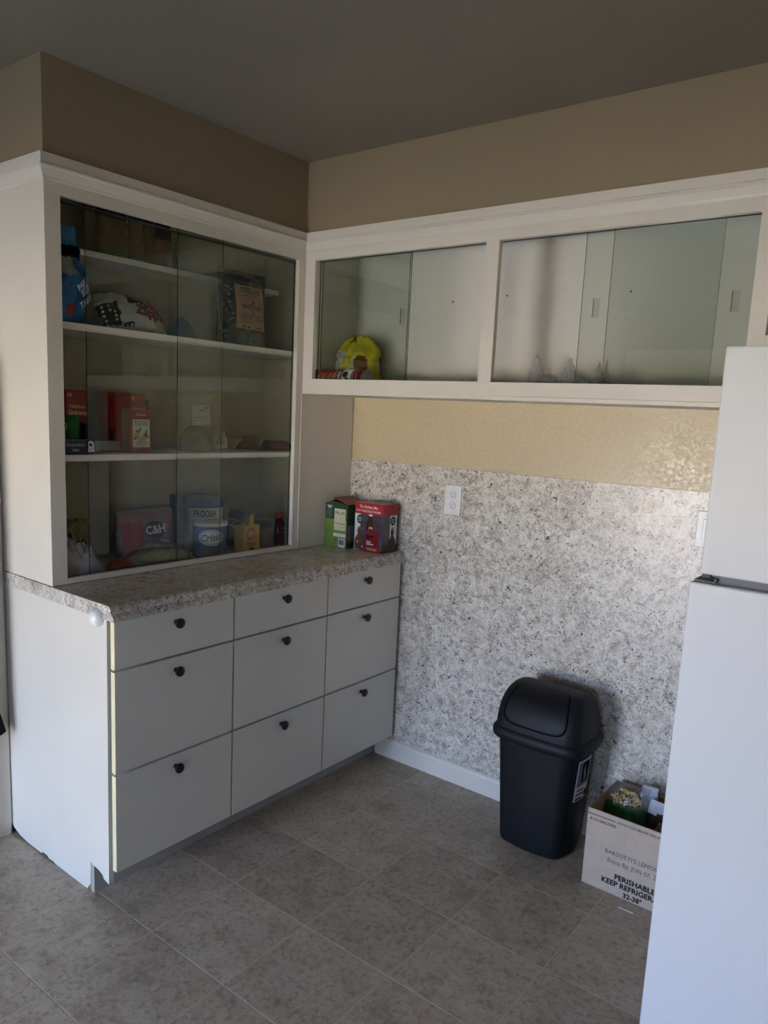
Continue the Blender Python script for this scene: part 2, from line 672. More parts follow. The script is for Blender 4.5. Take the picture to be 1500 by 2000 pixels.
wi = bpy.data.objects.new('fill_window_1', None)  # unseen window, added as fill for fridge, drawers and counter
struct(link(wi))
f_ = MB()
for a, b, c, d in ((WX0 - 0.06, WX0 + 0.01, WZ0 - 0.06, WZ1 + 0.06), (WX1 - 0.01, WX1 + 0.06, WZ0 - 0.06, WZ1 + 0.06),
                   (WX0, WX1, WZ0 - 0.06, WZ0 + 0.01), (WX0, WX1, WZ1 - 0.01, WZ1 + 0.06)):
    f_.bbox(a, b, YF, YF + 0.018, c, d, 0.004)
f_.build('fill_window_frame', WHITE, wi)

# soffits above the cabinets
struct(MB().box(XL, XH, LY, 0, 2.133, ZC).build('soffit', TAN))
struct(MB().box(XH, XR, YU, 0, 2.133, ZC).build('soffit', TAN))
# crown trims: flat board proud of the frame, then a sloping cove back to it
cr = [(0.0, 2.066), (0.003, 2.069), (0.005, 2.075), (0.015, 2.093), (0.021, 2.097), (0.021, 2.102), (0.015, 2.105), (0.015, 2.132), (0.0, 2.133)]


def crown(name, path):
    """path: list of (point on frame plane, outward 2D direction already mitred)"""
    loops = [[(p[0] + d[0] * a, p[1] + d[1] * a, z) for a, z in cr] for p, d in path]
    return struct(MB().loft(loops).build(name, WHITE))


crown('trim_1', [((XL, LY), (0, -1)), ((XH, LY), (1, -1)), ((XH, YU), (1, -1))])
crown('trim_2', [((XH, YU), (1, -1)), ((XR, YU), (0, -1))])

# baseboard along the back wall
bp_ = [(0, 0), (-0.013, 0), (-0.013, 0.068), (-0.010, 0.078), (-0.004, 0.084), (0, 0.084)]
struct(MB().prism(bp_, 0, -0.10, XR).build('baseboard_back', WHITE))

# door casing on the left wall beside the cabinet end
tc = MB()
pf = [(XL, LY - 0.002), (XL + 0.010, LY - 0.002), (XL + 0.014, LY - 0.008), (XL + 0.014, LY - 0.045), (XL + 0.022, LY - 0.050), (XL + 0.022, LY - 0.066), (XL, LY - 0.066)]
tc.loft([[(x, y, z) for x, y in pf] for z in (0.0, 2.06)])
struct(tc.build('trim_3', WHITE))

# granite look laminate on the back wall
bs = MB()
bs.prism([(XH + 0.001, 0.085), (XR - 0.3, 0.085), (XR - 0.3, 1.281), (1.5, 1.279), (0.55, 1.277), (XH + 0.001, 1.276)], 1, -0.005, -0.0004)
tag(bs.build('backsplash_sheet', GRAN), 'tall speckled granite-look laminate sheet covering the lower back wall', 'backsplash')

# ------------------------------------------------------------------ drawer base cabinet
dc = T('drawer_cabinet', 'white base cabinet with nine flat drawers under speckled countertop', 'cabinet', (0, LY, 0))
dy = -LY


def rel(mb, root):
    l = root.location
    return mb.xf(Matrix.Translation(-l))


rel(MB().box(XL + 0.002, -0.024, LY + 0.018, -0.001, 0.105, 0.872), dc).build('carcass', WHITE, dc)
rel(MB().box(-0.128, -0.112, LY + 0.002, -0.002, 0.0, 0.104), dc).build('toe_kick', TOEK, dc)
ep = [(XL + 0.001, 0.045), (-0.60, 0.024), (-0.56, 0.010), (-0.50, 0.004), (-0.42, 0.003), (-0.412, 0.011), (-0.385, 0.010), (-0.372, 0.003), (-0.345, 0.005),
      (-0.335, 0.001), (-0.20, 0.0), (-0.148, 0.0), (-0.140, 0.012), (-0.129, 0.022), (-0.127, 0.098), (-0.110, 0.093), (-0.080, 0.088), (-0.062, 0.080),
      (-0.058, 0.072), (-0.034, 0.066), (-0.030, 0.064), (-0.027, 0.872), (XL + 0.001, 0.872)]
rel(MB().prism(ep, 1, LY, LY + 0.016), dc).build('end_panel', WHITE, dc)
rel(MB().box(-0.147, -0.129, LY + 0.003, LY + 0.015, 0.0, 0.022), dc).build('chipped_corner', RAW, dc)
cols = [(LY + 0.006, -0.9155), (-0.9085, -0.4700), (-0.4630, -0.026)]
rows = [(0.729, 0.868), (0.418, 0.722), (0.113, 0.411)]
kz = [0.831, 0.682, 0.373]
ky = [-1.138, -0.692, -0.252]


def knob_mb():
    loops = []
    for r, x in ((0.0075, 0), (0.0065, 0.004), (0.0055, 0.010), (0.0075, 0.014), (0.0145, 0.017), (0.0160, 0.021), (0.0150, 0.025), (0.010, 0.0275), (0.004, 0.0285)):
        loops.append([(x, r * math.cos(2 * PI * i / 20), r * math.sin(2 * PI * i / 20)) for i in range(20)])
    return MB().loft(loops)


kme = None
for ci, (y0, y1) in enumerate(cols):
    for ri, (z0, z1) in enumerate(rows):
        m = MB().bbox(-0.019, 0.0, y0, y1, z0, z1, 0.0012)
        o = rel(m, dc).build('drawer', [MELA, CREAM], dc)
        for p in o.data.polygons:
            if p.normal.y < -0.9:
                p.material_index = 1
        if kme is None:
            k = knob_mb().build('knob', BLACKK, o, True)
            kme = k.data
        else:
            k = link(bpy.data.objects.new('knob', kme), o)
        k.location = (0.0, ky[ci] - LY, kz[ri])
        if not (ci or ri):
            k['label'] = 'black round drawer knob'

# countertop with rolled front edge
ctp = [(XL, 0.914), (-0.014, 0.914), (-0.006, 0.911), (-0.001, 0.906), (0.001, 0.899), (0.001, 0.894), (0.005, 0.890), (0.010, 0.886), (0.013, 0.880),
       (0.013, 0.872), (-0.020, 0.872), (-0.020, 0.8725), (XL, 0.8725)]
ct = MB().prism(ctp, 1, LY - 0.004, -0.0052).build('countertop', GRAN)
tag(ct, 'speckled granite-look laminate countertop over the white drawers', 'countertop')

# white dome bumper on the end panel
bu = T('dome_bumper', 'small white domed plastic bumper on the cabinet end below countertop', 'bumper', (-0.066, LY, 0.872), 0.0)
lp = []
for r, y in ((0.027, 0), (0.027, -0.004), (0.0262, -0.010), (0.0235, -0.017), (0.018, -0.0225), (0.010, -0.0262), (0.003, -0.0272)):
    lp.append([(r * math.cos(2 * PI * i / 28), y, r * math.sin(2 * PI * i / 28)) for i in range(28)])
MB().loft(lp[1:]).build('dome', PLASTW, bu, True)
MB().loft(lp[:2]).build('base_ring', PLASTW, bu, True)

# ------------------------------------------------------------------ hutch (glass fronted cabinet on the counter)
hu = T('display_hutch', 'tall white built-in hutch with sliding glass doors standing on countertop', 'cabinet', (XH, LY, CT))
HB = 0.0015
oy0, oy1, oz0, oz1 = -1.301, -0.350, 0.933, 2.033
fm = MB()
fm.box(XH - 0.019, XH, LY, oy0, CT + HB, 2.133).box(XH - 0.019, XH, oy1, -0.0053, CT + HB, 2.133)
fm.box(XH - 0.019, XH, oy0, oy1, oz1, 2.133)
rel(fm, hu).build('face_frame', WHITE, hu)
rel(MB().bbox(XH - 0.019, XH, oy0, oy1, CT + HB, oz0, 0.002), hu).build('bottom_rail', WHITE, hu)
rel(MB().bbox(XH, XH + 0.003, oy1 + 0.030, YU + 0.004, CT + HB, 1.53, 0.001), hu).build('stile_strip', WHITE, hu)
rel(MB().box(XL + 0.001, XH - 0.019, LY, LY + 0.016, CT + HB, 2.133), hu).build('side_panel', WHITE, hu)
rel(MB().box(XL + 0.001, XH - 0.019, -0.240, -0.222, CT + HB, 2.133), hu).build('inner_partition', HUTIN, hu)
rel(MB().box(XL + 0.001, XL + 0.008, LY + 0.016, -0.240, CT + HB, 2.115), hu).build('back_panel', HUTIN, hu)
rel(MB().box(XL + 0.001, XH - 0.019, LY + 0.016, -0.240, 2.115, 2.1328), hu).build('top_panel', HUTIN, hu)
SH = [(1.930, -0.450, -1.3325, -0.320), (1.692, -0.343, -1.3325, -0.2405), (1.303, -0.343, -1.3325, -0.2405)]
for k, (z, x1, a, b) in enumerate(SH):
    m = MB().bbox(XL + 0.009, x1, a, b, z - 0.019, z, 0.002)
    s = rel(m, hu).build('shelf', WHITE, hu)
    if k:   # curled paper liner lip along the front of the shelf
        q = [(x1 - 0.05, z + 0.0003), (x1, z + 0.0006), (x1 + 0.004, z - 0.002), (x1 + 0.005, z - 0.012), (x1 + 0.007, z - 0.013), (x1 + 0.006, z + 0.001), (x1, z + 0.0022), (x1 - 0.05, z + 0.0015)]
        m = MB().prism(q, 1, a + 0.03, b - 0.06)
        rel(m, hu).build('shelf_liner', WHITE, s)
for z0, z1 in ((oz0 - 0.006, oz0 + 0.004), (oz1 - 0.010, oz1 + 0.006)):
    rel(MB().box(XH - 0.040, XH - 0.0195, oy0 - 0.02, oy1 + 0.02, z0, z0 + 0.0015 if z0 < 1 else z0 + 0.002), hu).build('glass_track', DKPL, hu)


def pane(root, axis, p, a0, a1, z0, z1, th=0.004):
    if axis == 0:
        m = MB().box(p, p + th, a0, a1, z0, z1)
    else:
        m = MB().box(a0, a1, p, p + th, z0, z1)
    rel(m, root)
    o = m.build('glass_pane', [GLASS, GEDGE], root)
    for f in o.data.polygons:
        if abs(f.normal[axis]) < 0.5:
            f.material_index = 1
    return o


pane(hu, 0, XH - 0.0350, -1.209, -0.690, oz0 - 0.004, oz1 + 0.004)
pane(hu, 0, XH - 0.0270, -0.886, -0.352, oz0 - 0.004, oz1 + 0.004)

# ------------------------------------------------------------------ wall cabinet row on the back wall
wc = T('wall_cabinet', 'long white wall cabinet with sliding glass bays under the soffit', 'cabinet', (XH, YU, 1.5345))
ZB, ZT = 1.5345, 2.133
bays = [(-0.2602, 0.488, 1.592), (0.537, 1.303, 1.592), (1.346, 2.12, 1.722)]
fm = MB()
y0, y1 = YU, YU + 0.019
fm.box(XH + 0.0005, -0.2602, y0, y1, ZB, 2.133)
fm.box(0.488, 0.537, y0, y1, ZB, 2.0325).box(1.303, 1.346, y0, y1, ZB, 2.0325).box(2.12, 2.16, y0, y1, 1.665, 2.133)
fm.box(-0.2602, 2.12, y0, y1, 2.0325, 2.133)
rel(fm, wc).build('face_frame', WHITE, wc)
rel(MB().box(-0.2602, 0.488, y0, y1, ZB, 1.592), wc).build('bottom_rail', WHITE, wc)
rel(MB().bbox(0.537, 1.303, y0 + 0.0005, y1, ZB, 1.5475, 0.001).bbox(0.537, 1.303, y0, y1, 1.548, 1.592, 0.001), wc).build('bottom_rail', WHITE, wc)
rel(MB().box(1.346, 2.12, y0, y1, 1.665, 1.722), wc).build('bottom_rail', WHITE, wc)
rel(MB().box(XH + 0.0005, 1.346, y1, -0.0002, ZB, 1.560), wc).build('bottom_panel', WHITEIN, wc)
rel(MB().box(1.346, 2.16, y1, -0.0002, 1.665, 1.69), wc).build('bottom_panel', WHITEIN, wc)
rel(MB().box(XH + 0.0005, 2.16, y1, -0.0002, 2.10, 2.1328), wc).build('top_panel', WHITEIN, wc)
bk = rel(MB().box(XH + 0.0005, 2.16, -0.006, -0.0002, 1.560, 2.10), wc).build('back_panel', WHITEIN, wc)
rel(MB().box(1.330, 1.346, y1, -0.006, 1.560, 2.10), wc).build('inner_partition', WHITEIN, wc)
rel(MB().box(2.142, 2.16, y1, -0.006, 1.69, 2.10), wc).build('side_panel', WHITEIN, wc)
for x, z in ((0.168, 1.905), (0.40, 1.915), (0.858, 1.905), (1.236, 1.935)):
    m = MB()
    m.lathe([(0.0035, 0), (0.003, 0.0015)], (0, 0, 0), 8)
    m.xf(Matrix.Translation((x, -0.006, z)) @ Matrix.Rotation(PI / 2, 4, 'X'))
    rel(m, wc).build('screw_hole', DKPL, bk)
p1 = pane(wc, 1, YU + 0.026, -0.258, 0.1745, 1.588, 2.036)
p2 = pane(wc, 1, YU + 0.034, -0.252, 0.1620, 1.588, 2.036)
p3 = pane(wc, 1, YU + 0.034, 0.815, 1.208, 1.588, 2.036)
p4 = pane(wc, 1, YU + 0.026, 0.903, 1.301, 1.588, 2.036)


def pull(par, x, yy):
    rel(MB().bbox(x - 0.010, x + 0.010, yy - 0.0012, yy, 1.788, 1.843, 0.0004), wc).build('finger_pull', PULL, par)
    rel(MB().bbox(x - 0.0115, x - 0.010, yy - 0.0014, yy, 1.788, 1.843, 0.0003), wc).build('finger_pull_edge', GEDGE, par)


pull(p1, 0.148, YU + 0.026)
pull(p3, 0.864, YU + 0.034)
pull(p4, 1.258, YU + 0.026)
for a, b, z in bays[:2]:
    for z0 in (1.5815, 2.0345):
        rel(MB().box(a - 0.01, b + 0.01, YU + 0.0195, YU + 0.044, z0, z0 + 0.0015), wc).build('glass_track', DKPL, wc)

# ------------------------------------------------------------------ outlet and switch plates
SLOT = M('outlet_slot', S(30, 28, 26), 0.6)


def plate(name, label, cat, x, z, duplex):
    t = T(name, label, cat, (x, -0.005, z))
    MB().bbox(-0.037, 0.037, -0.006, 0, -0.058, 0.058, 0.003).build('cover_plate', PLASTW, t)
    if duplex:
        for dz in (0.0205, -0.0205):
            lps = []
            for y, k in ((-0.006, 1.0), (-0.0078, 1.0), (-0.0085, 0.95)):
                lps.append([(k * max(-0.0145, min(0.0145, 0.0175 * math.cos(2 * PI * i / 32))), y, dz + k * 0.0145 * math.sin(2 * PI * i / 32)) for i in range(32)])
            rc = MB().loft(lps).build('receptacle', PLASTW, t)
            m = MB()
            m.box(-0.0068, -0.0052, -0.0089, -0.0085, dz - 0.001, dz + 0.0075).box(0.0052, 0.0068, -0.0089, -0.0085, dz - 0.0005, dz + 0.0070)
            m.box(-0.0022, 0.0022, -0.0089, -0.0085, dz - 0.0095, dz - 0.0055)
            m.build('slot', SLOT, rc)
            m = MB()
            ring = [(max(-0.0150, min(0.0150, 0.0182 * math.cos(2 * PI * i / 32))), dz + 0.0150 * math.sin(2 * PI * i / 32)) for i in range(32)]
            m.loft([[(a, -0.0062, b) for a, b in ring], [(a, -0.0058, b) for a, b in ring]])
            m.build('receptacle_gap', SLOT, t)
        MB().lathe([(0.003, 0), (0.0026, 0.001)], (0, 0, 0), 12).xf(Matrix.Translation((0, -0.006, 0)) @ Matrix.Rotation(PI / 2, 4, 'X')).build('screw', PLASTW, t)
    else:
        MB().bbox(-0.017, 0.017, -0.009, -0.006, -0.033, 0.033, 0.002).build('rocker', PLASTW, t)


plate('wall_outlet', 'white duplex outlet plate on the speckled wall above the counter corner', 'outlet', 0.222, 1.153, True)
plate('switch_plate', 'white plate on the speckled wall half hidden behind refrigerator', 'switch', 1.183, 1.162, False)

# ------------------------------------------------------------------ refrigerator
FX0, FX1, FY = 1.365, 2.12, -0.818
fr = T('refrigerator', 'white top-freezer refrigerator at the right edge of the kitchen', 'refrigerator', (FX0, FY, 0))
rel(MB().bbox(FX0 + 0.018, FX1 - 0.012, FY + 0.075, -0.06, 0.03, 1.640, 0.006), fr).build('cabinet_body', APPL, fr)
d1 = rel(MB().bbox(FX0 + 0.019, FX1, FY, FY + 0.062, 1.168, 1.646, 0.007, seg=3), fr).build('freezer_door', APPL, fr, True)
d2 = rel(MB().bbox(FX0, FX1, FY - 0.002, FY + 0.062, 0.035, 1.148, 0.007, seg=3), fr).build('fridge_door', APPL, fr, True)
for d, z0, z1, xa in ((d1, 1.20, 1.42, FX1 - 0.06), (d2, 0.80, 1.12, FX1 - 0.06)):
    rel(MB().bbox(xa, xa + 0.03, FY - 0.045, FY - 0.028, z0, z1, 0.006).bbox(xa, xa + 0.03, FY - 0.03, FY, z0, z0 + 0.03, 0.004).bbox(xa, xa + 0.03, FY - 0.03, FY, z1 - 0.03, z1, 0.004), fr).build('handle', APPL, d)
rel(MB().box(FX0 + 0.03, FX1 - 0.01, FY + 0.062, FY + 0.075, 1.178, 1.636), fr).build('gasket', GASK, d1)
rel(MB().box(FX0 + 0.01, FX1 - 0.01, FY + 0.062, FY + 0.075, 0.05, 1.138), fr).build('gasket', GASK, d2)
rel(MB().box(FX0 + 0.045, FX1 - 0.012, FY + 0.022, FY + 0.076, 1.149, 1.167), fr).build('divider_strip', GASK, fr)
hg = rel(MB().bbox(FX0 + 0.006, FX0 + 0.050, FY + 0.012, FY + 0.076, 1.149, 1.153, 0.001), fr).build('hinge', GASK, fr)
rel(MB().bbox(FX0 + 0.022, FX0 + 0.040, FY + 0.010, FY + 0.022, 1.160, 1.1665, 0.001).bbox(FX0 + 0.046, FX0 + 0.053, FY + 0.012, FY + 0.03, 1.153, 1.160, 0.001), fr).build('hinge_pin', DKPL, hg)
rel(MB().box(FX0 + 0.03, FX1 - 0.03, FY + 0.064, FY + 0.074, 0.004, 0.045), fr).build('kick_grille', GASK, fr)
for x in (FX0 + 0.07, FX1 - 0.07):
    for y in (FY + 0.12, -0.12):
        rel(MB().lathe([(0.02, 0), (0.02, 0.03)], (x, y, 0), 12), fr).build('foot', DKPL, fr)

# ------------------------------------------------------------------ swing top bin
tb = T('swing_top_bin', 'black swing-top plastic trash bin against the speckled wall', 'trash bin', (0.765, -0.148, 0))


def rrect(hx, hy, r, z, n=8, bow=0.0):
    pts = []
    for q, (sx, sy) in enumerate(((1, 1), (-1, 1), (-1, -1), (1, -1))):
        for i in range(n + 1):
            a = q * PI / 2 + (PI / 2) * i / n
            x, y = sx * (hx - r) + r * math.cos(a), sy * (hy - r) + r * math.sin(a)
            pts.append((x, y, z))
        # bowed sides
        nx = ((1, 1), (-1, 1), (-1, -1), (1, -1))[(q + 1) % 4]
        for k in (0.25, 0.5, 0.75):
            a0 = (q + 1) * PI / 2
            p0 = (sx * (hx - r) + r * math.cos(a0), sy * (hy - r) + r * math.sin(a0))
            p1 = (nx[0] * (hx - r) + r * math.cos(a0), nx[1] * (hy - r) + r * math.sin(a0))
            x, y = p0[0] + (p1[0] - p0[0]) * k, p0[1] + (p1[1] - p0[1]) * k
            bb = bow * 4 * k * (1 - k)
            pts.append((x + math.cos(a0) * bb, y + math.sin(a0) * bb, z))
    return pts


lv = [(0.114, 0.092, 0.040, 0.000), (0.119, 0.097, 0.042, 0.004), (0.121, 0.099, 0.043, 0.014), (0.133, 0.108, 0.048, 0.20), (0.145, 0.115, 0.050, 0.385), (0.147, 0.117, 0.050, 0.405)]
MB().loft([rrect(a, b, r, z, bow=0.010) for a, b, r, z in lv], True, False).build('body', BIN, tb, True)
rim = [(0.150, 0.119, 0.052, 0.385), (0.162, 0.126, 0.056, 0.386), (0.168, 0.130, 0.058, 0.392), (0.169, 0.131, 0.058, 0.408), (0.165, 0.128, 0.056, 0.420), (0.158, 0.122, 0.054, 0.427)]
rim_o = MB().loft([rrect(a, b, r, z, bow=0.008) for a, b, r, z in rim], False, False).build('rim', BIN, tb, True)
# domed lid with the swing flap on its front slope


def sq(a, k):
    c, q = math.cos(a), math.sin(a)
    return (math.copysign(abs(c) ** k, c), math.copysign(abs(q) ** k, q))


def lid_dims(a):
    c, q = max(0.0, math.cos(a)), math.sin(a)
    return 0.108 + 0.050 * c ** 0.75, 0.020 + 0.102 * c ** 0.95, 0.022 + 0.032 * c, 0.424 + 0.146 * q


loops = []
for i in range(17):
    hx, hy, r, z = lid_dims(PI / 2 * i / 16)
    loops.append(rrect(hx, hy, min(r, hy * 0.95), z, bow=0.006 * math.cos(PI / 2 * i / 16)))
loops.append(rrect(0.100, 0.010, 0.0095, 0.5705))
MB().loft(loops, False, True).build('lid_dome', BIN, tb, True)


def lid_front(u, t, off=0.0):
    """point on the front slope of the lid: u across (-1..1), t 0 at the rim to 1 on the ridge, beyond 1 over the back"""
    def P(u, t):
        a = PI / 2 * (t if t <= 1 else 2 - t)
        hx, hy, r, z = lid_dims(a)
        r = min(r, hy * 0.95)
        x = u * (hx - 0.012)
        dx = max(0.0, abs(x) - (hx - r))
        y = hy - r + math.sqrt(max(0.0, r * r - dx * dx))
        y += 0.006 * math.cos(a) * max(0.0, 1 - (x / max(1e-4, hx - r)) ** 2)
        return Vector((x, -y if t <= 1 else y, z))
    h = 1e-3
    n = (P(u + h, t) - P(u - h, t)).cross(P(u, min(1, t + h)) - P(u, min(1, t + h) - 2 * h))
    n = n.normalized() if n.length > 1e-12 else Vector((0, -1, 0))
    return P(u, t) + n * off


def flap_uv(r, a):
    c, q = sq(a, 0.36)
    return c * r * 0.80, 0.54 + q * r * 0.42


loops = []
for r, off in [(0.02, 0.003)] + [(i / 12, 0.003) for i in range(1, 12)] + [(0.97, 0.003), (1.0, 0.0015), (1.005, -0.003)]:
    loops.append([tuple(lid_front(*flap_uv(r, 2 * PI * i / 64), off)) for i in range(64)])
MB().loft(loops, True, False).build('swing_flap', BIN, tb, True)
MB().loft([[tuple(lid_front(*flap_uv(r, 2 * PI * i / 64), 0.0022)) for i in range(64)] for r in (0.985, 1.035)], False, False).build('flap_seam', BLACK, tb)
# sticker on the right side
LAB = M('bin_sticker', S(206, 204, 210), 0.4)
LABP = M('bin_sticker_picture', S(98, 98, 118), 0.4)
REDL = M('red_print', S(176, 60, 70), 0.5)


def binside(y, z, off=0.0012):
    def fn(a, b):
        zz = z + b
        k = (zz - 0.014) / (0.385 - 0.014)
        hx = 0.121 + 0.024 * k
        hy = 0.099 + 0.016 * k
        yy = y + a
        t = max(0, min(1, (yy + hy - 0.045) / (2 * hy - 0.09)))
        return (hx + 0.010 * 4 * t * (1 - t) + off, yy, zz)
    return fn


st = patch('sticker', 0.092, 0.150, binside(-0.012, 0.285), LAB, tb, 8, 4)
patch('picture_print', 0.078, 0.088, binside(-0.012, 0.309, 0.0022), LABP, st, 8, 3)
poly('bin_print', [(-0.020, -0.035), (0.018, -0.035), (0.024, 0.030), (0.012, 0.042), (-0.014, 0.042), (-0.026, 0.030)], binside(-0.008, 0.310, 0.0030), BLACK, st)
bars('red_print', [(-0.034, 0.004, 0.0, 0.008)], binside(-0.012, 0.250, 0.0030), REDL, st)
bars('fine_print', [(-0.038, 0.008, 0.012, 0.005), (-0.038, 0.0, -0.004, 0.006), (0.016, 0.036, 0.008, 0.022)], binside(-0.012, 0.222, 0.0030), INK, st)

# ------------------------------------------------------------------ cardboard box with groceries
BX, BY, BW, BD, BH = 0.988, -0.285, 0.345, 0.245, 0.262
cb = T('cardboard_box', 'open cardboard carton with printed front beside the black bin', 'box', (BX, BY, 0))
th = 0.005
m = MB()
m.bbox(0, BW, 0, th, 0.001, BH, 0.001)
o = m.build('front_panel', CARD, cb)
MB().bbox(0, th, th, BD, 0.001, BH, 0.001).build('side_panel', CARDIN, cb)
MB().bbox(BW - th, BW, th, BD, 0.001, BH, 0.001).build('side_panel', CARD, cb)
MB().bbox(th, BW - th, BD - th, BD, 0.001, BH, 0.001).build('back_panel', CARDIN, cb)
MB().box(th, BW - th, th, BD - th, 0.001, 0.006).build('bottom_panel', CARDIN, cb)
F0 = lambda x, z: front(x, z, 0.0)
for a, b in ((0.0, 0.092), (0.246, 0.343)):
    bars('cut_line', [(a, b, 0.245, 0.0022)], front(0, 0, 0.0), INK, o)
text('DO NOT CUT BELOW THIS LINE', 0.0098, F0(0.169, 0.245), INK, o, 0.01)
text('4-1/2 GALLONS', 0.0125, F0(0.052, 0.229), INK, o, 0.015)
text("BARSOTTI'S LEMONADE", 0.0205, F0(0.172, 0.139), GREYINK, o, 0.0, xs=0.95)
text('Enjoy By: JUN 07, 2025', 0.0205, F0(0.170, 0.112), GREYINK, o, 0.0, xs=0.95)
text('PERISHABLE', 0.0245, F0(0.170, 0.064), INK, o, 0.03)
text('KEEP REFRIGERATED', 0.0245, F0(0.178, 0.040), INK, o, 0.03)
text('32-38\u00b0', 0.0225, F0(0.168, 0.014), INK, o, 0.03)
STAIN = M('damp_card', S(150, 132, 112), 0.85, 0.1)

FILM = film_mat('clear_film', (0.94, 0.94, 0.94, 1), 0.10, 0.05)
PASTA = M('dry_pasta', S(232, 202, 130), 0.6, 0.3, nz=(40, 0.15))
GREENB = M('green_bag_print', S(36, 92, 36), 0.4, nz=(30, 0.25))
pb = T('pasta_bag', 'clear bag of pasta with green lower band in the cardboard carton', 'bag', (1.060, -0.185, 0.100), (-0.35, 0.0, 0.05))


def pbm(u, v, s):
    return 1 if v < 0.66 else 0


pouch('bag_film', 0.135, 0.215, 0.075, [FILM, GREENB], pb, lambda v: PILLOW(v * 0.9 + 0.08), pbm, 0.006, 3)
m = MB()
rnd = random.Random(4)
for i in range(110):
    x, z = rnd.uniform(-0.047, 0.047), rnd.uniform(0.136, 0.188)
    if abs(x) > 0.052 * (1 - (max(0, z - 0.150) / 0.05) ** 1.5):
        continue
    y = rnd.uniform(-0.022, 0.015) * (1 - (z - 0.13) / 0.09)
    s = 0.008
    R = Matrix.Translation((x, y, z)) @ Matrix.Rotation(rnd.uniform(0, 6.28), 4, Vector((rnd.random(), rnd.random(), rnd.random() + 0.01)).normalized())
    mm = MB().add([(-s, 0, -s * .6), (0, s * .25, -s * .25), (s, 0, -s * .6), (s, 0, s * .6), (0, s * .25, s * .25), (-s, 0, s * .6)], [(0, 1, 4, 5), (1, 2, 3, 4)])
    mm.xf(R)
    m.add(mm.v, mm.f)
stuff(m.build('pasta_pieces', PASTA, pb))

BW1 = M('dark_bag_print', S(48, 42, 50), 0.3, nz=(20, 0.2))
sb = T('snack_bag', 'shiny white-topped dark bag beside the pasta bag in carton', 'bag', (1.182, -0.175, 0.055), (-0.32, 0.0, -0.04))
pouch('bag_skin', 0.125, 0.225, 0.07, [BW1, M('white_bag_top', S(214, 216, 224), 0.28)], sb, lambda v: PILLOW(v * 0.88 + 0.1),
      lambda u, v, s: 1 if v > 0.80 - 0.16 * (1 - u * u) * 0 and (v > 0.86 - 0.22 * u * u) else 0, 0.004, 9)
gc = T('grey_card', 'small pale grey card standing upright at back of the carton', 'card', (1.112, -0.080, 0.15), (-0.10, 0, 0.02))
MB().bbox(-0.026, 0.026, -0.006, 0.006, 0, 0.142, 0.003).build('card', M('pale_grey_card', S(200, 202, 214), 0.5), gc)
bp2 = T('brown_packet', 'brown mottled packet lying against front wall inside the carton', 'packet', (1.185, -0.235, 0.12), (-0.30, 0.45, 0.1))
pouch('packet_skin', 0.10, 0.125, 0.03, [M('brown_packet_print', S(126, 104, 96), 0.4, nz=(60, 0.3))], bp2, PILLOW, None, 0.004, 5)
fb = T('paper_packet', 'dark reddish packet lying in the bottom of the grocery carton', 'packet', (1.165, -0.17, 0.007), 0)
mound('packet_skin', 0.140, 0.095, 0.055, M('dark_red_packet', S(78, 40, 30), 0.5, nz=(18, 0.4)), fb, (), 0.02, 2)

# sun glint on the floor, put in as a thin white strip
gl = MB().bbox(-0.023, 0.023, -0.0025, 0.0025, 0, 0.0012, 0.0005).build('glint_strip', M('white_glint', S(252, 252, 252), 0.25))
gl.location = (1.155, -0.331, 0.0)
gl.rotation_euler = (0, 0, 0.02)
tag(gl, 'thin white strip built as a sun glint on the floor in front of the cardboard carton', 'glint')

# garment hanging out of frame at the left
cg = T('hanging_garment', 'black garment at left edge, only its hem corner in view', 'garment', (XL + 0.046, -1.606, 0.385), PI / 2)
BLKC = M('black_cloth', S(14, 14, 16), 0.9, 0.15, nz=(30, 0.2))
pouch('cloth', 0.46, 1.15, 0.082, [BLKC], cg, lambda v: 0.95 - 0.3 * v, None, 0.0015, 4, widthf=lambda v: 1 - 0.10 * min(1, v / 0.09) - 0.2 * v)
lp = MB()
lp.bbox(-0.018, 0.018, 0.004, 0.0455, 1.10, 1.12, 0.003)
lp.build('hook', BLACKK, cg)

# ================================================================== things inside the hutch (local -y faces the kitchen)
def H(name, label, cat, y, x, z, rot=0.0, group=None, tilt=0.0, rolly=0.0):
    return T(name, label, cat, (x, y, z), (tilt, rolly, PI / 2 + rot), group)


Z1, Z2, Z3, Z4 = 1.9302, 1.6950, 1.3060, 0.9142


def two_tone(name, c1, c2, scale, lo, hi, rough=0.4):
    t = NT(name)
    v = t.coord()
    f = t.noise(v, scale, 3, 0.5, 0.8)
    t.link(t.ramp(f, [(lo, c1), (hi, c2)]), t.b.inputs['Base Color'])
    t.b.inputs['Roughness'].default_value = rough
    return t.m


def dots(name, bgc, fg, scale, rad, rough=0.35):
    t = NT(name)
    v = t.coord()
    vo = t.new('ShaderNodeTexVoronoi')
    vo.inputs['Scale'].default_value = scale
    vo.inputs['Randomness'].default_value = 0.25
    t.link(v, vo.inputs['Vector'])
    t.link(t.ramp(vo.outputs['Distance'], [(rad, fg), (rad + 0.05, bgc)]), t.b.inputs['Base Color'])
    t.b.inputs['Roughness'].default_value = rough
    return t.m


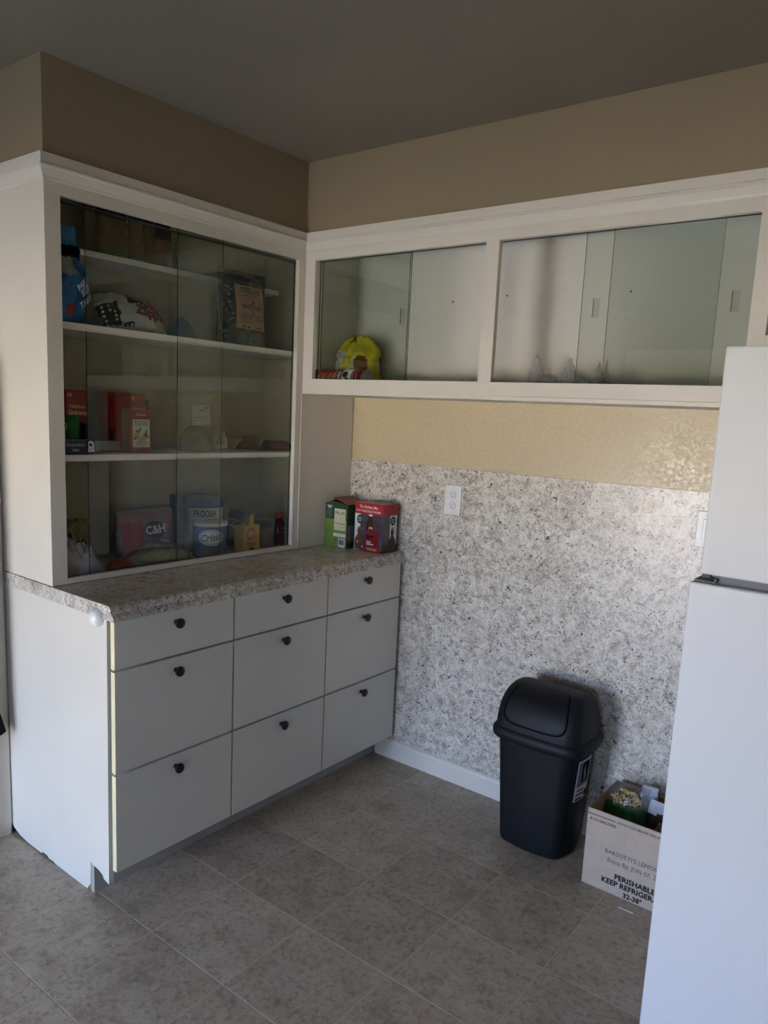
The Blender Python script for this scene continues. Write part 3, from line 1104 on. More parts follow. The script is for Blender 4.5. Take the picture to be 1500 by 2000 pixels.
# --- top shelf: four kraft pouches
KR = M('kraft_pouch', S(96, 76, 44), 0.55, nz=(25, 0.15))
KRD = M('dark_pouch_top', S(26, 22, 16), 0.5)
KRG = M('green_pouch_band', S(42, 76, 30), 0.5, nz=(40, 0.3))
for y, w, rz, lab in ((-1.006, 0.112, 0.0, 'widest kraft pouch with green bottom band on top hutch shelf, leftmost of four'),
                      (-0.919, 0.052, 0.0, 'narrow kraft pouch on top hutch shelf, second from the left of four'),
                      (-0.868, 0.046, 0.0, 'narrow kraft pouch on top hutch shelf, third from the left of four'),
                      (-0.808, 0.066, 0.0, 'darker kraft pouch on top hutch shelf, rightmost of four')):
    t = H('kraft_pouch', lab, 'pouch', y, -0.525, Z1, rz, 'kraft pouches on the top shelf')
    dk = 0.62 if y > -0.83 else (0.80 if y < -0.95 else 0.88)
    pouch('pouch_skin', w, 0.158, 0.07, [KR, KRD, KRG], t, STAND, lambda u, v, s, dk=dk: 1 if v > dk else (2 if v < 0.17 else 0), 0.004, y * 7)

# --- second shelf
BLUEB = two_tone('blue_bag_print', S(28, 92, 140), S(40, 120, 170), 9, 0.4, 0.6, 0.3)
t = H('chip_bag', 'tall crumpled blue chip bag at left end of the second hutch shelf', 'chip bag', -1.238, -0.405, Z2, 0.35)
o, fm_ = pouch('bag_skin', 0.165, 0.275, 0.10, [BLUEB, BLACK, M('silver_bag_lining', S(150, 158, 140), 0.35), M('red_chip_print', S(150, 40, 30), 0.4)], t,
               lambda v: (0.55 + 0.45 * math.sin(PI * min(1, v / 0.66))) if v < 0.66 else 0.35 + 0.25 * abs(math.sin((v - 0.66) * 14)),
               lambda u, v, s: 1 if 0.68 < v < 0.82 and u < 0.8 else (2 if 0.50 < v < 0.68 and u < 0.05 else (3 if (v < 0.22 and -0.5 < u < -0.05 and abs(v - 0.13) < 0.07) else 0)), 0.011, 1.3,
               widthf=lambda v: 0.88 + 0.12 * math.sin(PI * min(1, v / 0.6)) - (0.38 * (v - 0.55) / 0.45 if v > 0.55 else 0))
for sx, sz, tx, sz_ in ((0.014, 0.118, 'PARTY', 0.024), (0.020, 0.098, 'SIZE!', 0.024), (0.026, 0.068, 'TAKIS', 0.026)):
    text(tx, sz_, rotmap(fm_(sx, sz, 0.003), 0.6), WPRINT, o, 0.03)

CHK = dots('black_dotted_print', S(14, 14, 16), S(214, 210, 200), 62, 0.30)
t = H('chip_bag', 'white and red chip bag lying with black dotted bands on second hutch shelf', 'chip bag', -0.985, -0.425, Z2 + 0.002, 0.05, None, -0.55)
ZW, ZR, ZG = M('white_bag_print', S(196, 194, 190), 0.35), M('red_bag_print', S(176, 38, 34), 0.35), M('greenish_bag_window', S(150, 144, 92), 0.35, nz=(30, 0.25))


def zf(u, v, s):
    if u < -0.52:
        return 1 if v < 0.62 else 0
    if u < -0.10:
        return 1 if v < 0.10 else 0
    e = 0.80 - 0.30 * (u + 0.1)
    if v > e:
        return 2 if abs(v - e) > 0.05 else 1
    if v > e - 0.10:
        return 1
    if u > 0.45 and v < 0.40:
        return 3
    return 0


o, fm_ = pouch('bag_skin', 0.27, 0.125, 0.085, [ZW, CHK, ZR, ZG], t, lambda v: 0.35 + 0.65 * PILLOW(0.1 + v * 0.85), zf, 0.010, 2.2, 30, 30,
               widthf=lambda v: 0.92 - 0.25 * max(0, v - 0.6))
text("Zapp's", 0.046, rotmap(fm_(0.050, 0.048, 0.004), -0.10), INK, o, 0.07, 0.15)
text("Zapp's", 0.046, rotmap(fm_(0.050, 0.048, 0.006), -0.10), ZR, o, 0.015, 0.15)

t = H('snack_packet', 'small teal blue crumpled packet on second hutch shelf beside the white chip bag', 'packet', -0.768, -0.47, Z2)
mound('packet_skin', 0.068, 0.05, 0.055, M('teal_packet', S(30, 92, 116), 0.3, nz=(20, 0.2)), t, ((0.0, 0.0, 0.025, 0.05),), 0.012, 3, 36, 12)

FLOR = two_tone('dark_floral_print', S(14, 18, 18), S(112, 124, 118), 70, 0.55, 0.66, 0.22)
FLG = two_tone('green_leaf_print', S(30, 44, 24), S(96, 116, 62), 60, 0.45, 0.62, 0.3)
KLAB = M('kraft_label', S(172, 128, 84), 0.7, nz=(12, 0.08))
t = H('stand_up_pouch', 'tall black floral stand-up pouch with kraft label on second hutch shelf', 'pouch', -0.541, -0.415, Z2, 0.06)
o, fm_ = pouch('pouch_skin', 0.235, 0.268, 0.085, [FLOR, FLG, M('black_pouch_top', S(20, 22, 22), 0.2)], t, STAND,
               lambda u, v, s: 1 if (v < 0.20 and -0.35 < u < 0.75) else (2 if v > 0.86 else 0), 0.005, 6.1)
lb = patch('label', 0.148, 0.156, fm_(0.010, 0.138, 0.0025), KLAB, o, 10, 8)
LI = M('label_ink', S(44, 30, 20), 0.8)
text('STELLAS', 0.026, fm_(0.010, 0.198, 0.0045), LI, o, 0.03, xs=1.05)
text('PERFECT ROAST', 0.0105, fm_(0.010, 0.180, 0.0045), LI, o, 0.02)
text('MARTINIK', 0.022, fm_(0.010, 0.140, 0.0045), LI, o, 0.03, xs=1.0)
for a, b, c in ((0.0, 0.152, 0.9), (0.008, 0.160, -0.7), (-0.004, 0.124, -0.8), (0.004, 0.116, 1.2)):
    disc('sprig_print', 0.010, 0.003, rotmap(fm_(0.012 + a, b, 0.0048), c), LI, o, 12)
bars('fine_print', [(-0.058, 0.0, 0.012 - 0.006 * k, 0.0022) for k in range(6)] + [(0.012, 0.058, 0.010 - 0.006 * k, 0.0022) for k in range(4)] +
     [(-0.050, -0.036, -0.034, 0.008), (-0.028, -0.014, -0.034, 0.007), (0.010, 0.055, -0.034, 0.003)], fm_(0.010, 0.102, 0.0045), LI, o)


# --- third shelf
def carton(t, w, d, h, mat, bev=0.0012, name='carton_body'):
    return MB().bbox(-w / 2, w / 2, -d / 2, d / 2, 0, h, bev).build(name, mat, t)


REDB = M('red_carton_print', S(140, 24, 22), 0.42, nz=(10, 0.06))
REDH = M('brick_red_print', S(166, 62, 44), 0.45)
CREAMP = M('cream_print', S(226, 196, 150), 0.5)
ORANGE = M('orange_print', S(222, 130, 60), 0.5)


def graham(lab, y, x, rz):
    t = H('cracker_carton', lab, 'carton', y, x, Z3, rz, 'red graham cracker cartons')
    b = carton(t, 0.078, 0.135, 0.194, REDB)
    patch('upper_print', 0.076, 0.075, front(0, 0.152, -0.0675, 0.0004), M('red_top_print', S(156, 46, 34), 0.45), b)
    text('Nabisco', 0.017, front(0.002, 0.142, -0.0675, 0.0010), CREAMP, b, 0.02)
    text('Grahams', 0.0205, front(0.002, 0.122, -0.0675, 0.0010), CREAMP, b, 0.03, xs=0.86)
    poly('corner_print', [(-0.008, -0.006), (0.006, -0.006), (0.008, 0.006), (-0.008, 0.006)], front(-0.024, 0.178, -0.0675, 0.0010), ORANGE, b)
    patch('lower_print', 0.076, 0.060, front(0, 0.040, -0.0675, 0.0004), M('wheat_photo_print', S(150, 92, 50), 0.5, nz=(60, 0.35)), b)


graham('red graham cracker carton behind the green can at left of third hutch shelf', -1.160, -0.560, 0.05)
graham('red graham cracker carton turned side-on in the middle of third hutch shelf', -1.000, -0.490, 0.34)

GRC = M('green_can_print', S(24, 108, 40), 0.35, nz=(12, 0.2))
t = H('canister', 'green round canister standing at left end of the third hutch shelf', 'canister', -1.226, -0.425, Z3 + 0.004)
b = MB().lathe([(0.034, 0), (0.036, 0.003), (0.036, 0.098), (0.0345, 0.101), (0.0345, 0.106), (0.033, 0.109), (0.030, 0.107), (0.0, 0.106)]).build('can_body', GRC, t, True)
disc('white_ring_print', 0.013, 0.013, cyl((0, 0), 0.036, -PI / 2 - 0.95, 0.078), WPRINT, b, 24, 0.80)
patch('pale_line_print', 0.0012, 0.060, cyl((0, 0), 0.036, -PI / 2 - 0.75, 0.045), WPRINT, b)
disc('lime_print', 0.012, 0.015, cyl((0, 0), 0.036, -PI / 2 - 0.55, 0.024), M('lime_print', S(150, 190, 70), 0.5), b)

BOXK = M('dark_display_carton', S(30, 31, 40), 0.5)
t = H('display_carton', 'dark open seasoning display carton at front left of third hutch shelf', 'carton', -1.235, -0.366, Z3 + 0.003)
b = MB().bbox(-0.052, 0.052, -0.020, -0.0175, 0, 0.041, 0.0005).build('front_panel', BOXK, t)
m = MB()
for xa, xb in ((-0.052, -0.0495), (0.0495, 0.052)):
    m2 = MB().prism([(-0.0175, 0), (0.040, 0), (0.040, 0.090), (0.030, 0.090), (-0.0175, 0.041)], 0, xa, xb)
    m2.build('side_panel', BOXK, t)
MB().box(-0.0495, 0.0495, 0.0375, 0.040, 0, 0.090).build('back_panel', BOXK, t)
MB().box(-0.0495, 0.0495, -0.0175, 0.0375, 0, 0.0015).build('bottom_panel', BOXK, t)
GP = M('grey_lettering', S(150, 150, 160), 0.6)
text('SEASONING', 0.0125, front(-0.014, 0.024, -0.020, 0.0008), GP, b, 0.02, xs=0.9)
text('MIX', 0.0125, front(-0.012, 0.009, -0.020, 0.0008), GP, b, 0.02)
bars('edge_line', [(-0.052, 0.026, 0.0402, 0.0012)], front(0, 0, -0.020, 0.0008), GP, b)
lg = [(-0.011, -0.016), (0.011, -0.016), (0.011, 0.004)] + [(0.011 * math.cos(PI * i / 12), 0.006 + 0.012 * math.sin(PI * i / 12)) for i in range(13)] + [(-0.011, 0.004)]
poly('badge_print', lg, front(0.037, 0.0195, -0.020, 0.0009), WPRINT, b)
# bell mark and name on the badge
bl = [(-0.0075, 0.0), (0.0075, 0.0), (0.006, 0.003), (0.005, 0.008), (0.002, 0.0105), (-0.002, 0.0105), (-0.005, 0.008), (-0.006, 0.003)]
poly('bell_mark', bl, rotmap(front(0.037, 0.0215, -0.020, 0.0013), 0.25), BOXK, b)
disc('bell_clapper', 0.002, 0.002, front(0.0405, 0.0208, -0.020, 0.0013), BOXK, b, 10)
text('TACO', 0.0075, front(0.037, 0.0145, -0.020, 0.0013), BOXK, b, 0.02)
text('BELL', 0.0075, front(0.037, 0.0080, -0.020, 0.0013), BOXK, b, 0.02)

t = H('clear_tub', 'low clear plastic tub lying on third hutch shelf beside the seasoning carton', 'tub', -1.128, -0.385, Z3 + 0.004)
MB().bbox(-0.050, 0.050, -0.016, 0.016, 0, 0.034, 0.006).build('tub_body', film_mat('clear_tub_plastic', (0.90, 0.91, 0.88, 1), 0.10, 0.10, (0.6, 0.6, 0.55, 1)), t)
MB().bbox(-0.053, -0.024, -0.0175, 0.0175, 0.0005, 0.036, 0.003).build('tub_lid', film_mat('frosted_lid', (0.8, 0.82, 0.74, 1), 0.12, 0.25, (0.55, 0.56, 0.46, 1)), t)

DKB = M('dark_carton_print', S(46, 46, 42), 0.5)
t = H('dark_carton', 'dark carton standing behind the red cracker carton on third hutch shelf', 'carton', -0.915, -0.540, Z3, 0.12)
b = carton(t, 0.085, 0.05, 0.172, DKB)
bars('white_letter_print', [(-0.020, -0.006, 0.146, 0.010), (-0.003, 0.009, 0.147, 0.011), (0.012, 0.026, 0.148, 0.012), (-0.010, 0.004, 0.133, 0.008), (0.008, 0.026, 0.134, 0.010)], front(0, 0, -0.025, 0.0008), WPRINT, b)
bars('white_side_print', [(0.029, 0.040, 0.09, 0.05), (0.032, 0.041, 0.05, 0.02)], front(0, 0, -0.025, 0.0008), WPRINT, b)

t = H('cracker_carton', 'red cracker carton with white photo panel standing foremost on third hutch shelf', 'carton', -0.997, -0.405, Z3 + 0.003, 0.10)
b = carton(t, 0.085, 0.040, 0.139, M('red_brown_carton', S(150, 52, 40), 0.45))
text('Mondrel', 0.0115, front(0.002, 0.121, -0.020, 0.0008), CREAMP, b, 0.02)
patch('photo_panel', 0.070, 0.092, front(0.003, 0.060, -0.020, 0.0005), M('cracker_panel', S(226, 220, 196), 0.5, nz=(40, 0.06)), b)
text('Mediterranean Style', 0.0072, front(0.003, 0.099, -0.020, 0.0009), GREYINK, b, 0.02, xs=0.95)
text('CRACKERS', 0.0115, front(0.003, 0.089, -0.020, 0.0009), GREYINK, b, 0.01, xs=1.02)
CRK, HERB, CHS = M('cracker_print', S(206, 172, 120), 0.6, nz=(80, 0.2)), M('herb_print', S(74, 92, 52), 0.6), M('cheese_print', S(206, 176, 160), 0.6)
for a, c, r in ((-0.018, 0.050, 0.015), (0.006, 0.040, 0.014), (0.024, 0.052, 0.012), (0.010, 0.026, 0.013), (-0.008, 0.028, 0.011)):
    disc('cracker_photo', r, r * 0.7, front(a, c, -0.020, 0.0009), CRK, b, 14)
disc('cheese_photo', 0.022, 0.010, front(0.010, 0.026, -0.020, 0.0010), CHS, b, 14)
for a, c, an in ((-0.022, 0.044, 0.5), (-0.014, 0.066, -0.4), (0.018, 0.056, 0.4), (0.026, 0.050, -0.6), (-0.004, 0.072, 0.9), (0.022, 0.064, 1.0)):
    disc('herb_photo', 0.008, 0.0035, rotmap(front(a, c, -0.020, 0.0012), an), HERB, b, 10)
patch('grain_side', 0.038, 0.137, lambda p, q: (-0.0425 - 0.0005, -p, 0.0695 + q), M('tan_side_print', S(132, 112, 84), 0.6), b)

t = H('bulk_bag', 'clear bag of tan contents with white label at centre of third hutch shelf', 'bag', -0.700, -0.475, Z3)
TANC = M('tan_contents', S(150, 130, 96), 0.8, nz=(60, 0.2))
mound('contents', 0.070, 0.045, 0.085, TANC, t, (), 0.006, 8, 36, 10, 3.0, 0.5)
o, fm_ = pouch('bag_film', 0.155, 0.205, 0.10, [FILM], t, lambda v: STAND(v) * 0.95 + 0.02, None, 0.008, 12.2)
lp = patch('paper_label', 0.080, 0.072, rotmap(lambda a, b: (a - 0.018, -0.0535 + 0.10 * max(0, b) * 0.3, 0.128 + b), 0.06), M('white_paper_label', S(198, 196, 188), 0.7), t, 4, 4)
bars('label_print', [(-0.012, 0.020, 0.018, 0.002), (-0.030, 0.026, -0.006, 0.0015), (-0.030, 0.015, -0.016, 0.0015), (0.022, 0.030, 0.026, 0.006)], rotmap(lambda a, b: (a - 0.018, -0.0545 + 0.10 * max(0, b) * 0.3, 0.128 + b), 0.06), GREYINK, t)

t = H('twisted_wrap', 'small twist of clear shiny wrap on third hutch shelf right of bulk bag', 'wrap', -0.607, -0.44, Z3 + 0.003)
mound('wrap_film', 0.030, 0.022, 0.030, film_mat('shiny_wrap', (0.92, 0.92, 0.92, 1), 0.22, 0.25, (0.75, 0.75, 0.72, 1)), t, ((0.012, 0, 0.045, 0.014), (-0.012, 0.0, 0.02, 0.014)), 0.012, 5, 30, 10)
t = H('clay_cup', 'small tan cup standing at back of third hutch shelf', 'cup', -0.474, -0.52, Z3)
MB().lathe([(0.026, 0), (0.029, 0.004), (0.030, 0.036), (0.033, 0.038), (0.033, 0.047), (0.030, 0.047), (0.027, 0.008), (0, 0.006)]).build('cup_body', M('tan_clay', S(176, 132, 96), 0.7), t, True)

t = H('brown_bag', 'brown foil bag lying on third hutch shelf behind the dark red bag', 'bag', -0.412, -0.50, Z3 + 0.002, 0.1)
mound('bag_skin', 0.082, 0.045, 0.048, M('brown_foil', S(74, 54, 38), 0.4, nz=(16, 0.25)), t, (), 0.010, 11, 40, 12)
mound('bag_tail', 0.050, 0.030, 0.012, M('amber_bag_end', S(146, 104, 52), 0.4, nz=(30, 0.3)), t, ((0.0, 0.0, 0.004, 0.03),), 0.004, 4, 24, 8).location = (-0.02, -0.060, 0)
t = H('dark_red_bag', 'dark red packet lying at right end of the third hutch shelf', 'packet', -0.368, -0.385, Z3 + 0.004)
mound('packet_skin', 0.078, 0.030, 0.034, M('dark_red_foil', S(108, 32, 36), 0.4, nz=(14, 0.2)), t, (), 0.006, 21, 40, 12, 3.0, 0.5)
mound('dark_end', 0.016, 0.028, 0.036, M('dark_foil_end', S(40, 34, 30), 0.4), t, (), 0.004, 22, 24, 8, 3.0, 0.5).location = (-0.060, 0, 0.0005)

# --- bottom of the hutch, on the countertop
GBAG = film_mat('grey_carrier_film', (0.6, 0.6, 0.6, 1), 0.08, 0.80, (0.60, 0.60, 0.62, 1))
t = H('carrier_bag', 'crumpled pale grey plastic carrier bag at bottom left inside the hutch', 'bag', -1.228, -0.400, Z4, 0.0)
mound('bag_film', 0.098, 0.042, 0.075, GBAG, t, ((-0.05, 0.0, 0.085, 0.08), (0.03, 0.0, 0.035, 0.05)), 0.028, 14, 52, 18, 2.6, 0.5)
bars('handle_print', [(-0.071, -0.066, 0.052, 0.016)], front(0, 0, -0.040, 0.003), INK, t)
LEO = two_tone('black_gold_print', S(24, 22, 14), S(150, 136, 72), 42, 0.44, 0.52, 0.35)
t = H('printed_bag', 'dull yellow bag with black print behind the grey carrier bag in hutch', 'bag', -1.185, -0.515, Z4, 0.0)
o, fm_ = pouch('bag_skin', 0.165, 0.162, 0.07, [M('dull_yellow_print', S(120, 112, 72), 0.4, nz=(14, 0.2)), LEO], t, lambda v: PILLOW(v * 0.86 + 0.1),
               lambda u, v, s: 1 if (abs(v - 0.62 + 0.30 * u) < 0.10) else 0, 0.012, 15.1)
t = H('red_foil_packet', 'red and yellow packet lying low beside the grey carrier bag in hutch', 'packet', -1.068, -0.400, Z4)
mound('packet_skin', 0.048, 0.034, 0.038, two_tone('red_yellow_print', S(140, 34, 26), S(150, 116, 50), 18, 0.52, 0.60, 0.35), t, (), 0.008, 16, 36, 12, 2.6, 0.5)
t = H('sugar_bag', 'pink and red sugar bag with dark oval logo standing inside hutch bottom', 'bag', -0.885, -0.520, Z4, -0.05)
SGW = M('pink_sugar_print', S(150, 110, 112), 0.5, nz=(14, 0.12))
SGR = M('sugar_red_print', S(176, 50, 62), 0.5, nz=(12, 0.1))
NAVY = M('navy_print', S(36, 34, 66), 0.5)
o, fm_ = pouch('bag_skin', 0.225, 0.178, 0.09, [SGW, SGR], t, STAND, lambda u, v, s: 1 if (-0.92 < u < -0.25 and 0.22 < v < 0.78) else 0, 0.006, 17.7, upow=4)
disc('oval_print', 0.043, 0.030, fm_(0.014, 0.108, 0.004), NAVY, o, 28)
text('C&H', 0.040, rotmap(fm_(0.014, 0.108, 0.006), 0.06), WPRINT, o, 0.03)
disc('curl_print', 0.040, 0.014, rotmap(fm_(0.052, 0.062, 0.004), -0.25), NAVY, o, 24)
disc('curl_light_print', 0.026, 0.006, rotmap(fm_(0.050, 0.066, 0.006), -0.25), M('pale_curl', S(178, 170, 190), 0.5), o, 20)
bars('text_column', [(0.082, 0.098, 0.14 - 0.008 * k, 0.003) for k in range(11)], fm_(0, 0, 0.004), SGR, o)
t = H('bean_bag', 'long clear bag of tan contents lying low in front of sugar bag', 'bag', -0.918, -0.395, Z4, -0.06)
mound('contents', 0.125, 0.040, 0.058, M('beige_contents', S(142, 128, 86), 0.8, nz=(70, 0.25)), t, (), 0.006, 18, 44, 12, 3.2, 0.5)
mound('bag_film', 0.132, 0.046, 0.066, film_mat('thin_bag_film', (0.93, 0.93, 0.9, 1), 0.12, 0.10, (0.7, 0.7, 0.66, 1)), t, ((-0.03, 0, 0.018, 0.05),), 0.010, 18, 44, 14, 3.2, 0.5)
t = H('white_tub', 'large white tub with blue lid at the back of hutch bottom', 'tub', -0.623, -0.528, Z4)
TUBW = M('white_tub_plastic', S(204, 204, 206), 0.4)
b = MB().lathe([(0.068, 0), (0.072, 0.004), (0.077, 0.172), (0.077, 0.178)], n=40).build('tub_body', TUBW, t, True)
BLID = M('blue_lid_plastic', S(66, 76, 128), 0.4)
MB().lathe([(0.0775, 0.172), (0.081, 0.174), (0.081, 0.204), (0.078, 0.210), (0.068, 0.212), (0.066, 0.207), (0, 0.207)], n=40).build('lid', BLID, t, True)
text('FROOSH', 0.036, cyl((0, 0), 0.0770, -PI / 2 - 0.55, 0.150, 0.0012), M('tub_ink', S(58, 60, 62), 0.6), b, 0.02, xs=0.62)
t = H('blue_strip_carton', 'tall narrow dark blue carton edge between the sugar bag and white tub', 'carton', -0.752, -0.515, Z4)
MB().bbox(-0.011, 0.011, -0.030, 0.030, 0, 0.222, 0.001).build('carton_body', M('deep_blue_print', S(24, 62, 112), 0.45), t)
t = H('shortening_tub', 'blue shortening tub with white oval logo in front of the white tub', 'tub', -0.680, -0.415, Z4)
CB = M('blue_tub_print', S(34, 78, 152), 0.35, nz=(5, 0.05))
R_ = 0.062
b = MB().lathe([(0.058, 0), (R_ - 0.001, 0.003), (R_, 0.118), (R_ + 0.002, 0.120)], n=44).build('tub_body', CB, t, True)
MB().lathe([(R_ + 0.001, 0.117), (R_ + 0.004, 0.118), (R_ + 0.004, 0.130), (R_, 0.132), (R_ - 0.006, 0.129), (0, 0.129)], n=44).build('lid', TUBW, t, True)
disc('white_oval', 0.049, 0.030, cyl((0, 0), R_, -PI / 2 - 0.55, 0.078, 0.0012), WPRINT, b, 40)
disc('blue_oval_ring', 0.045, 0.026, cyl((0, 0), R_, -PI / 2 - 0.55, 0.078, 0.0018), CB, b, 40, 0.93)
v_, f_2 = text_geo('Crisco', 0.036, 0.02, 0.25, 'CENTER', 0.86)
fn_ = rotmap(lambda a, q: cyl((0, 0), R_, -PI / 2 - 0.55, 0, 0.0022)(a, 0.078 + q), 0.14)
mesh_obj('lettering', [fn_(a, q) for a, q in v_], f_2, CB, b)
disc('pie_print', 0.046, 0.020, cyl((0, 0), R_, -PI / 2 - 0.45, 0.026, 0.0012), M('pie_photo', S(92, 84, 76), 0.5, nz=(50, 0.4)), b, 30)

t = H('peanut_butter_jar', 'peanut butter jar with dark lid leaning behind baking soda carton', 'jar', -0.520, -0.500, Z4 + 0.012, 0.0, None, 0.0, 0.42)
JR = M('dark_jar', S(70, 62, 52), 0.25, nz=(9, 0.2))
b = MB().lathe([(0.034, 0), (0.038, 0.005), (0.038, 0.085), (0.036, 0.095), (0.034, 0.098)], n=32).build('jar_body', JR, t, True)
MB().lathe([(0.0383, 0.070), (0.0386, 0.0705), (0.0386, 0.100), (0.0375, 0.101)], n=32).build('label_band', M('white_red_band', S(190, 186, 184), 0.4), t, True)
MB().lathe([(0.0345, 0.101), (0.0395, 0.102), (0.0395, 0.138), (0.037, 0.142), (0, 0.142)], n=32).build('lid', M('slate_blue_lid', S(44, 58, 70), 0.4), t, True)
text('SKIPPY', 0.026, cyl((0, 0), 0.0386, -PI / 2 - 0.6, 0.085, 0.001), INK, b, 0.05, xs=0.85)
patch('red_band', 0.030, 0.022, cyl((0, 0), 0.0386, -PI / 2 + 0.35, 0.084, 0.0006), REDL, b, 6, 1)
YEL = M('yellow_carton_print', S(206, 164, 62), 0.5, nz=(8, 0.05))
YELS = M('orange_carton_side', S(214, 142, 38), 0.5)
t = H('baking_soda_carton', 'yellow baking soda carton with flap open at right of hutch bottom', 'carton', -0.503, -0.405, Z4, 0.12)
b = carton(t, 0.090, 0.050, 0.104, [YEL, YELS])
for p in b.data.polygons:
    if p.normal.x > 0.8:
        p.material_index = 1
disc('red_disc_print', 0.0235, 0.0235, front(-0.006, 0.070, -0.025, 0.0008), M('red_ring', S(176, 78, 62), 0.5), b, 32)
disc('pale_ring_print', 0.0185, 0.0185, front(-0.006, 0.070, -0.025, 0.0012), CREAMP, b, 28, 0.88)
disc('inner_disc_print', 0.0125, 0.0125, front(-0.006, 0.070, -0.025, 0.0012), CREAMP, b, 24)
text('G', 0.020, front(-0.006, 0.0695, -0.025, 0.0016), REDL, b, 0.03)
text('Baking Soda', 0.0118, front(-0.004, 0.033, -0.025, 0.0010), M('dark_green_ink', S(40, 66, 40), 0.6), b, 0.02)
bars('fine_print', [(-0.030, 0.026, 0.024, 0.0025), (-0.014, 0.012, 0.012, 0.008)], front(0, 0, -0.025, 0.0010), INK, b)
MB().bbox(-0.014, 0.014, -0.001, 0.001, 0, 0.046, 0.0005).xf(Matrix.Translation((0.004, -0.018, 0.1035)) @ Matrix.Rotation(-0.25, 4, 'Y') @ Matrix.Rotation(0.2, 4, 'X')).build('open_flap', YEL, t)
t = H('spice_jar', 'dark spice jar with black lid beside the yellow baking soda carton', 'jar', -0.385, -0.440, Z4)
MB().lathe([(0.040, 0), (0.043, 0.003), (0.043, 0.080), (0.040, 0.086)], n=30).build('jar_body', M('brown_spice', S(92, 74, 52), 0.35, nz=(60, 0.3)), t, True)
MB().lathe([(0.0435, 0.084), (0.0445, 0.085), (0.0445, 0.110), (0.042, 0.113), (0, 0.113)], n=30).build('lid', DKPL, t, True)
t = H('sauce_bottle', 'dark sauce bottle with orange-red cap at far right of hutch bottom', 'bottle', -0.300, -0.440, Z4)
MB().lathe([(0.026, 0), (0.028, 0.003), (0.028, 0.088), (0.020, 0.100), (0.014, 0.106), (0.014, 0.110)], n=28).build('bottle_body', M('dark_sauce', S(52, 36, 28), 0.2), t, True)
MB().lathe([(0.018, 0.110), (0.0185, 0.111), (0.0185, 0.128), (0.017, 0.130), (0, 0.130)], n=24).build('cap', M('orange_red_cap', S(206, 72, 40), 0.4), t, True)

# ================================================================== things in the wall cabinet
ZU = 1.5602
t = T('chip_bag', 'crumpled yellow chip bag standing above the red tube in wall cabinet', 'chip bag', (-0.203, -0.110, ZU), 0.12)
YB = M('yellow_bag_print', S(212, 196, 40), 0.35, nz=(9, 0.12))
YBD = M('brown_chip_photo', S(150, 96, 40), 0.4, nz=(30, 0.4))
WNT = M('nutrition_white', S(206, 210, 214), 0.5)


def yf(u, v, s):
    if -0.90 < u < -0.36 and 0.36 < v < 0.72:
        return 2
    if 0.12 < u < 0.72 and 0.36 < v < 0.64 and abs(u - 0.42) + abs(v - 0.5) * 1.8 < 0.42:
        return 1
    if abs(u - 0.04) < 0.05 and 0.34 < v < 0.68:
        return 2
    if v > 0.90 and -0.5 < u < 0.15:
        return 3
    return 0


o, fm_ = pouch('bag_skin', 0.195, 0.212, 0.11, [YB, YBD, WNT, M('dark_bag_fold', S(70, 56, 26), 0.5)], t, lambda v: 0.8 + 0.2 * math.sin(PI * v) if v < 0.72 else max(0.12, 0.85 - 2.2 * (v - 0.72)), yf, 0.021, 31.2, 34, 38,
               widthf=lambda v: 0.95 + 0.05 * math.sin(PI * v) - (0.55 * (v - 0.74) / 0.26 if v > 0.74 else 0))
bars('nutrition_print', [(-0.060, -0.038, 0.142 - 0.007 * k, 0.0022) for k in range(7)], fm_(0, 0, 0.003), GREYINK, o)
t = T('chip_tube', 'red chip tube lying on its side at left end of wall cabinet', 'chip tube', (-0.302, -0.238, ZU + 0.0375), 0.0)
PR = [M('red_tube_print', S(150, 30, 34), 0.35), M('tube_chips_print', S(176, 110, 62), 0.4), M('dark_red_tube_print', S(96, 28, 36), 0.35)]


def tube(r, x0, x1, mat, name, n=32):
    return MB().loft([[(x, r * math.cos(2 * PI * i / n), r * math.sin(2 * PI * i / n)) for i in range(n)] for x in (x0, x1)]).build(name, mat, t, True)


tube(0.0372, 0.0, 0.018, M('bright_red_lid', S(190, 26, 26), 0.35), 'lid')
bt = tube(0.0365, 0.018, 0.250, PR[0], 'tube_body')
tube(0.0372, 0.250, 0.256, M('metal_rim', S(170, 160, 158), 0.3, metal=0.8), 'metal_base')


def tubemap(x, ang, off=0.0008):
    """front of the lying tube; ang 0 looks along -y, positive upward"""
    r = 0.0365
    return lambda a, b: (x + a, -(r + off) * math.cos(ang + b / r), (r + off) * math.sin(ang + b / r))


for k, x in enumerate((0.036, 0.062, 0.090, 0.110)):
    disc('chip_print', 0.008, 0.024, rotmap(tubemap(x, 0.05), -0.35), PR[1], bt, 16)
patch('purple_band', 0.030, 0.085, tubemap(0.140, 0.1), M('purple_band', S(110, 36, 60), 0.4), bt, 1, 12)
text('Pringles', 0.0215, rotmap(tubemap(0.141, 0.0, 0.0014), PI / 2), WPRINT, bt, 0.03, xs=0.85)
patch('white_face_band', 0.046, 0.085, tubemap(0.180, 0.05), WPRINT, bt, 1, 12)
# moustached mark, lying on its side with the tube
disc('mark_hair', 0.013, 0.013, tubemap(0.173, 0.45, 0.0014), INK, bt, 18)
disc('mark_moustache', 0.009, 0.017, tubemap(0.183, -0.30, 0.0016), INK, bt, 18)
for an in (-0.10, 0.36):
    disc('mark_eye', 0.0022, 0.0022, tubemap(0.192, an, 0.0016), INK, bt, 10)
for x in (0.122, 0.212, 0.228):
    patch('pale_stripe', 0.003, 0.080, tubemap(x, 0.05), M('pale_stripe', S(206, 190, 190), 0.4), bt, 1, 12)
patch('dark_end_band', 0.012, 0.080, tubemap(0.220, 0.05), PR[2], bt, 1, 12)

